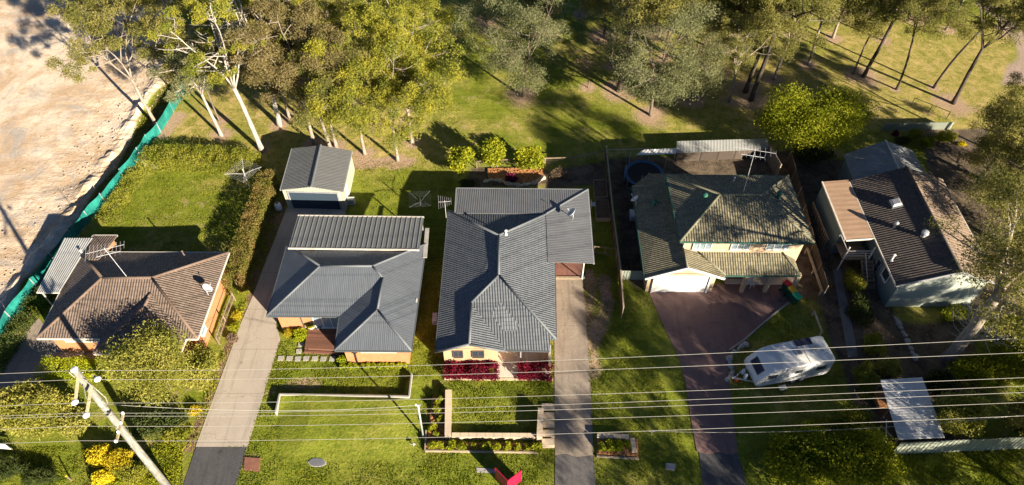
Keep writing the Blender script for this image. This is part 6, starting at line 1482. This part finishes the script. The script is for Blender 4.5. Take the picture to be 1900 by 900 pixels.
# flower garden at the top right
for i, (b, rx, ry, rz, lf, lab) in enumerate([((1672, 268), .9, .6, .6, 'leaf_dark', 'dark leaved shrub at the left of the flowering bed'), ((1690, 262), .8, .6, .8, 'leaf_hedge', 'upright green shrub in the flowering bed'),
      ((1715, 272), 1.0, .7, .7, 'leaf_dense', 'green shrub in the middle of the flowering bed'), ((1748, 262), 1.2, .8, .7, 'leaf_citrus', 'feathery light green shrub at the right of the flowering bed'),
      ((1660, 252), .35, .3, .3, 'leaf_red', 'small red flowering plant by the back metal fence'), ((1783, 270), .4, .3, .25, 'leaf_wattle', 'yellow flowering plant right of the flowering bed')]):
    bush(50+i, b, rx, ry, rz, 1500, lf, lab, L=.2, W=.08)
# front gardens
rngp = random.Random(9)
pos = [(803, 830), (818, 828), (838, 831), (858, 832), (880, 831), (902, 832), (921, 833), (941, 832), (960, 833), (978, 833), (995, 834)]
src = grow_bush(60, .42, .3, .32, 700, 'leaf_citrus', 'flowering_plant', .13, .07, lumps=8, stem=.1)
for i, b in enumerate(pos):
    p = P(*b)
    o = src if i == 0 else copy_tree(src, p, rngp.uniform(0, 6), rngp.uniform(.75, 1.3)); o.location = p+V(0, 0, .08)
    tag(o, f'{ordw[i]} leafy plant from the left in the mulched street bed', 'plant', 'plants in the mulched street bed')
for i, b in enumerate([(815, 748), (812, 764), (818, 780), (803, 796), (810, 808)]):
    o = copy_tree(src, P(*b)+V(0, 0, .06), rngp.uniform(0, 6), rngp.uniform(.7, 1.2)); tag(o, f'{ordw[i]} plant from the top in the narrow bed left of the walled garden', 'plant', 'plants in the narrow side bed')
for i, b in enumerate([(1117, 832), (1132, 830), (1147, 832), (1163, 828)]):
    o = copy_tree(src, P(*b)+V(0, 0, .08), rngp.uniform(0, 6), rngp.uniform(.9, 1.3)); tag(o, f'{ordw[i]} plant from the left in the small street bed right of the grey driveway', 'plant', 'plants in the small street bed')
src = grow_bush(61, .27, .25, .25, 650, 'leaf_box', 'round_shrub', .09, .06, lumps=8, stem=.1)
for i in range(11):
    x = 637+i*11.6 + [0, 1, -1, 2, 0, -1, 1, 0, 0, 1, -1][i]; p = P(x, 682-i*.15)
    o = src if i == 0 else copy_tree(src, p, i*1.1, [1, 1.05, .95, .9, 1.05, 1, 1.1, .95, 1, 1.1, .9][i]); o.location = p
    tag(o, f'{ordw[i]} round clipped shrub from the left in the row along the orange brick wall', 'shrub', 'round clipped shrubs along the brick wall')
bush(62, (636, 672), .45, .4, .35, 1400, 'leaf_box', 'larger round shrub at the left end of the clipped row', L=.1, W=.07)
bush(63, (560, 628), .6, .65, .42, 2600, 'leaf_box', 'bright lime ground shrub left of the deck', L=.1, W=.07)
bush(64, (537, 622), .42, .4, .32, 1100, 'leaf_yellow', 'yellow grass tuft at the corner of the brick house', L=.3, W=.03)
for i, (b, lf, n, lab) in enumerate([((438, 610), 'leaf_citrus', 700, 'lime shrub in the dry strip beside the wire side fence'), ((432, 632), 'leaf_dry', 700, 'reddish dry shrub in the strip beside the tan driveway'),
      ((440, 590), 'leaf_yellow', 600, 'yellow tuft in the strip beside the tan driveway'), ((365, 765), 'leaf_yellow', 600, 'orange yellow tuft at the left edge of the tan driveway'), ((350, 800), 'leaf_citrus', 600, 'strappy plant at the left edge of the tan driveway'), ((455, 545), 'leaf_hedge', 800, 'green tuft below the long side hedge')]):
    bush(70+i, b, .5, .45, .35, n, lf, lab, L=.22, W=.05)
# hedges
hedge('hedge', px([(272, 306), (330, 303), (400, 306), (478, 312)]), 2.4, 1.5, 260, 'leaf_hedge', 'thick green hedge along the top of the left back garden', seed=3, wob=.4)
hedge('hedge', px([(505, 345), (487, 400), (464, 460), (440, 545)]), 1.3, 2.1, 280, 'leaf_hedge_red', 'long reddish tipped hedge between the back garden and the tan driveway', seed=5, wob=.35)
hedge('hedge', px([(256, 325), (225, 375), (190, 420)]), 1.3, .8, 260, 'leaf_hedge', 'low hedge along the teal fence in the left back garden', seed=7, wob=.4)
hedge('hedge', px([(82, 692), (140, 692), (215, 692)]), 1.5, 1.0, 300, 'leaf_box', 'bright low hedge in front of the brown tiled house', L=.12, W=.08, seed=8, wob=.3)
hedge('hedge', px([(828, 692), (923, 693)]), 1.05, .75, 480, 'leaf_red', 'longer dark red hedge under the brick gable windows', L=.2, W=.07, seed=9, wob=.25)
hedge('hedge', px([(962, 693), (1022, 693)]), 1.1, .75, 480, 'leaf_red', 'shorter dark red hedge at the right of the porch', L=.2, W=.07, seed=10, wob=.25)
hedge('hedge', px([(88, 545), (40, 612), (-10, 690)]), 1.4, .8, 200, 'leaf_dark', 'dark hedge along the teal fence at the bottom left', seed=12, wob=.4)
# rough weeds beside the teal fence and under the shaded yards
def weeds(name, polys, n, leaf, label, L=.22, W=.05):
    rng = np.random.default_rng(len(label)); C = []
    for poly in polys:
        pts = np.array([(p.x, p.y) for p in px(poly)]); lo, hi = pts.min(0), pts.max(0)
        q = rng.uniform(lo, hi, (n, 2)); ok = poly_sd(q[:, 0], q[:, 1], pts) < 0
        den = np.sin(q[:, 0]*1.9+q[:, 1]*.8)+np.sin(q[:, 1]*2.7-q[:, 0])+rng.normal(size=n)*.8; ok &= den > -.2
        C.append(np.c_[q[ok], rng.uniform(.02, .2, ok.sum())])
    C = np.concatenate(C); o = quads_object(name, leaf_quads(C, L, W, rng, -1.2), M[leaf]); tag(o, label, 'plants', kind='stuff')
weeds('weeds', [[(335, 128), (352, 150), (280, 262), (134, 438), (60, 540), (0, 640), (0, 606), (40, 552), (90, 480), (150, 395), (215, 300), (262, 226), (300, 165)]], 26000, 'leaf_hedge', 'rough weeds between the sand and the teal fence')
weeds('leaf_litter', [[(1490, 290), (1600, 300), (1660, 590), (1700, 600), (1830, 600), (1830, 700), (1700, 800), (1560, 700), (1530, 560)], [(1150, 300), (1240, 300), (1215, 360), (1190, 500), (1152, 500)]], 14000, 'leaf_dry', 'leaf litter over the shaded dirt yards', .14, .08)
weeds('garden_undergrowth', [[(340, 835), (420, 640), (452, 560), (470, 505), (500, 400), (528, 372), (503, 452), (447, 600), (400, 728), (360, 835)], [(230, 800), (350, 800), (330, 900), (200, 900)]], 9000, 'leaf_citrus', 'low undergrowth along the tan driveway', .2, .05)

# short grass blades over the lawns: ragged edges along the concrete
def blades():
    rng = np.random.default_rng(77); out = []
    for poly, n in (([(150, 480), (290, 300), (500, 300), (520, 470), (420, 480)], 26000), ([(470, 640), (830, 600), (1030, 640), (1030, 905), (400, 905)], 80000), ([(650, 300), (840, 300), (830, 640), (780, 640)], 16000),
                    ([(1080, 420), (1160, 520), (1300, 900), (1090, 905)], 34000), ([(1350, 620), (1520, 540), (1560, 700), (1640, 905), (1370, 905)], 26000), ([(1640, 842), (1900, 832), (1900, 905), (1640, 905)], 16000), ([(0, 830), (340, 830), (340, 905), (0, 905)], 16000)):
        pts = np.array([(p.x, p.y) for p in px(poly)]); lo, hi = pts.min(0), pts.max(0); q = rng.uniform(lo, hi, (n, 2)); ok = poly_sd(q[:, 0], q[:, 1], pts) < 0
        den = np.sin(q[:, 0]*1.3+q[:, 1]*.7)+np.sin(q[:, 1]*2.1-q[:, 0]*1.7)+np.sin(q[:, 0]*5.1)*np.sin(q[:, 1]*4.3)+rng.normal(size=n)*1.2; ok &= den > -.3
        q = q[ok]
        for sh in SHEETS:
            d = poly_sd(q[:, 0], q[:, 1], np.array([(p.x, p.y) for p in sh])); q = q[d > -0.07*rng.random(len(q))]
        out.append(np.c_[q, rng.uniform(.0, .05, len(q))])
    c = np.concatenate(out); tag(quads_object('grass', leaf_quads(c, .15, .045, rng, -1.3), M['grass']), 'short grass blades over the lawns', 'grass', kind='stuff')
blades()
rs = random.Random(4); m = MB(); ln = px([(330, 120), (290, 190), (240, 262), (190, 330), (125, 425), (60, 520), (0, 600)])
for i in range(420):
    k = rs.randrange(len(ln)-1); p = ln[k].lerp(ln[k+1], rs.random()); o = rs.expovariate(.5)
    s_ = rs.uniform(.04, .16); m.box((p.x-o*.9, p.y+o*.4, s_*.3+.05), (s_, s_*.8, s_*.6), rs.uniform(0, 3))
tag(m.build('rubble', M['dirt']), 'clods and rubble strewn along the edge of the bare sand', 'rubble', kind='stuff')
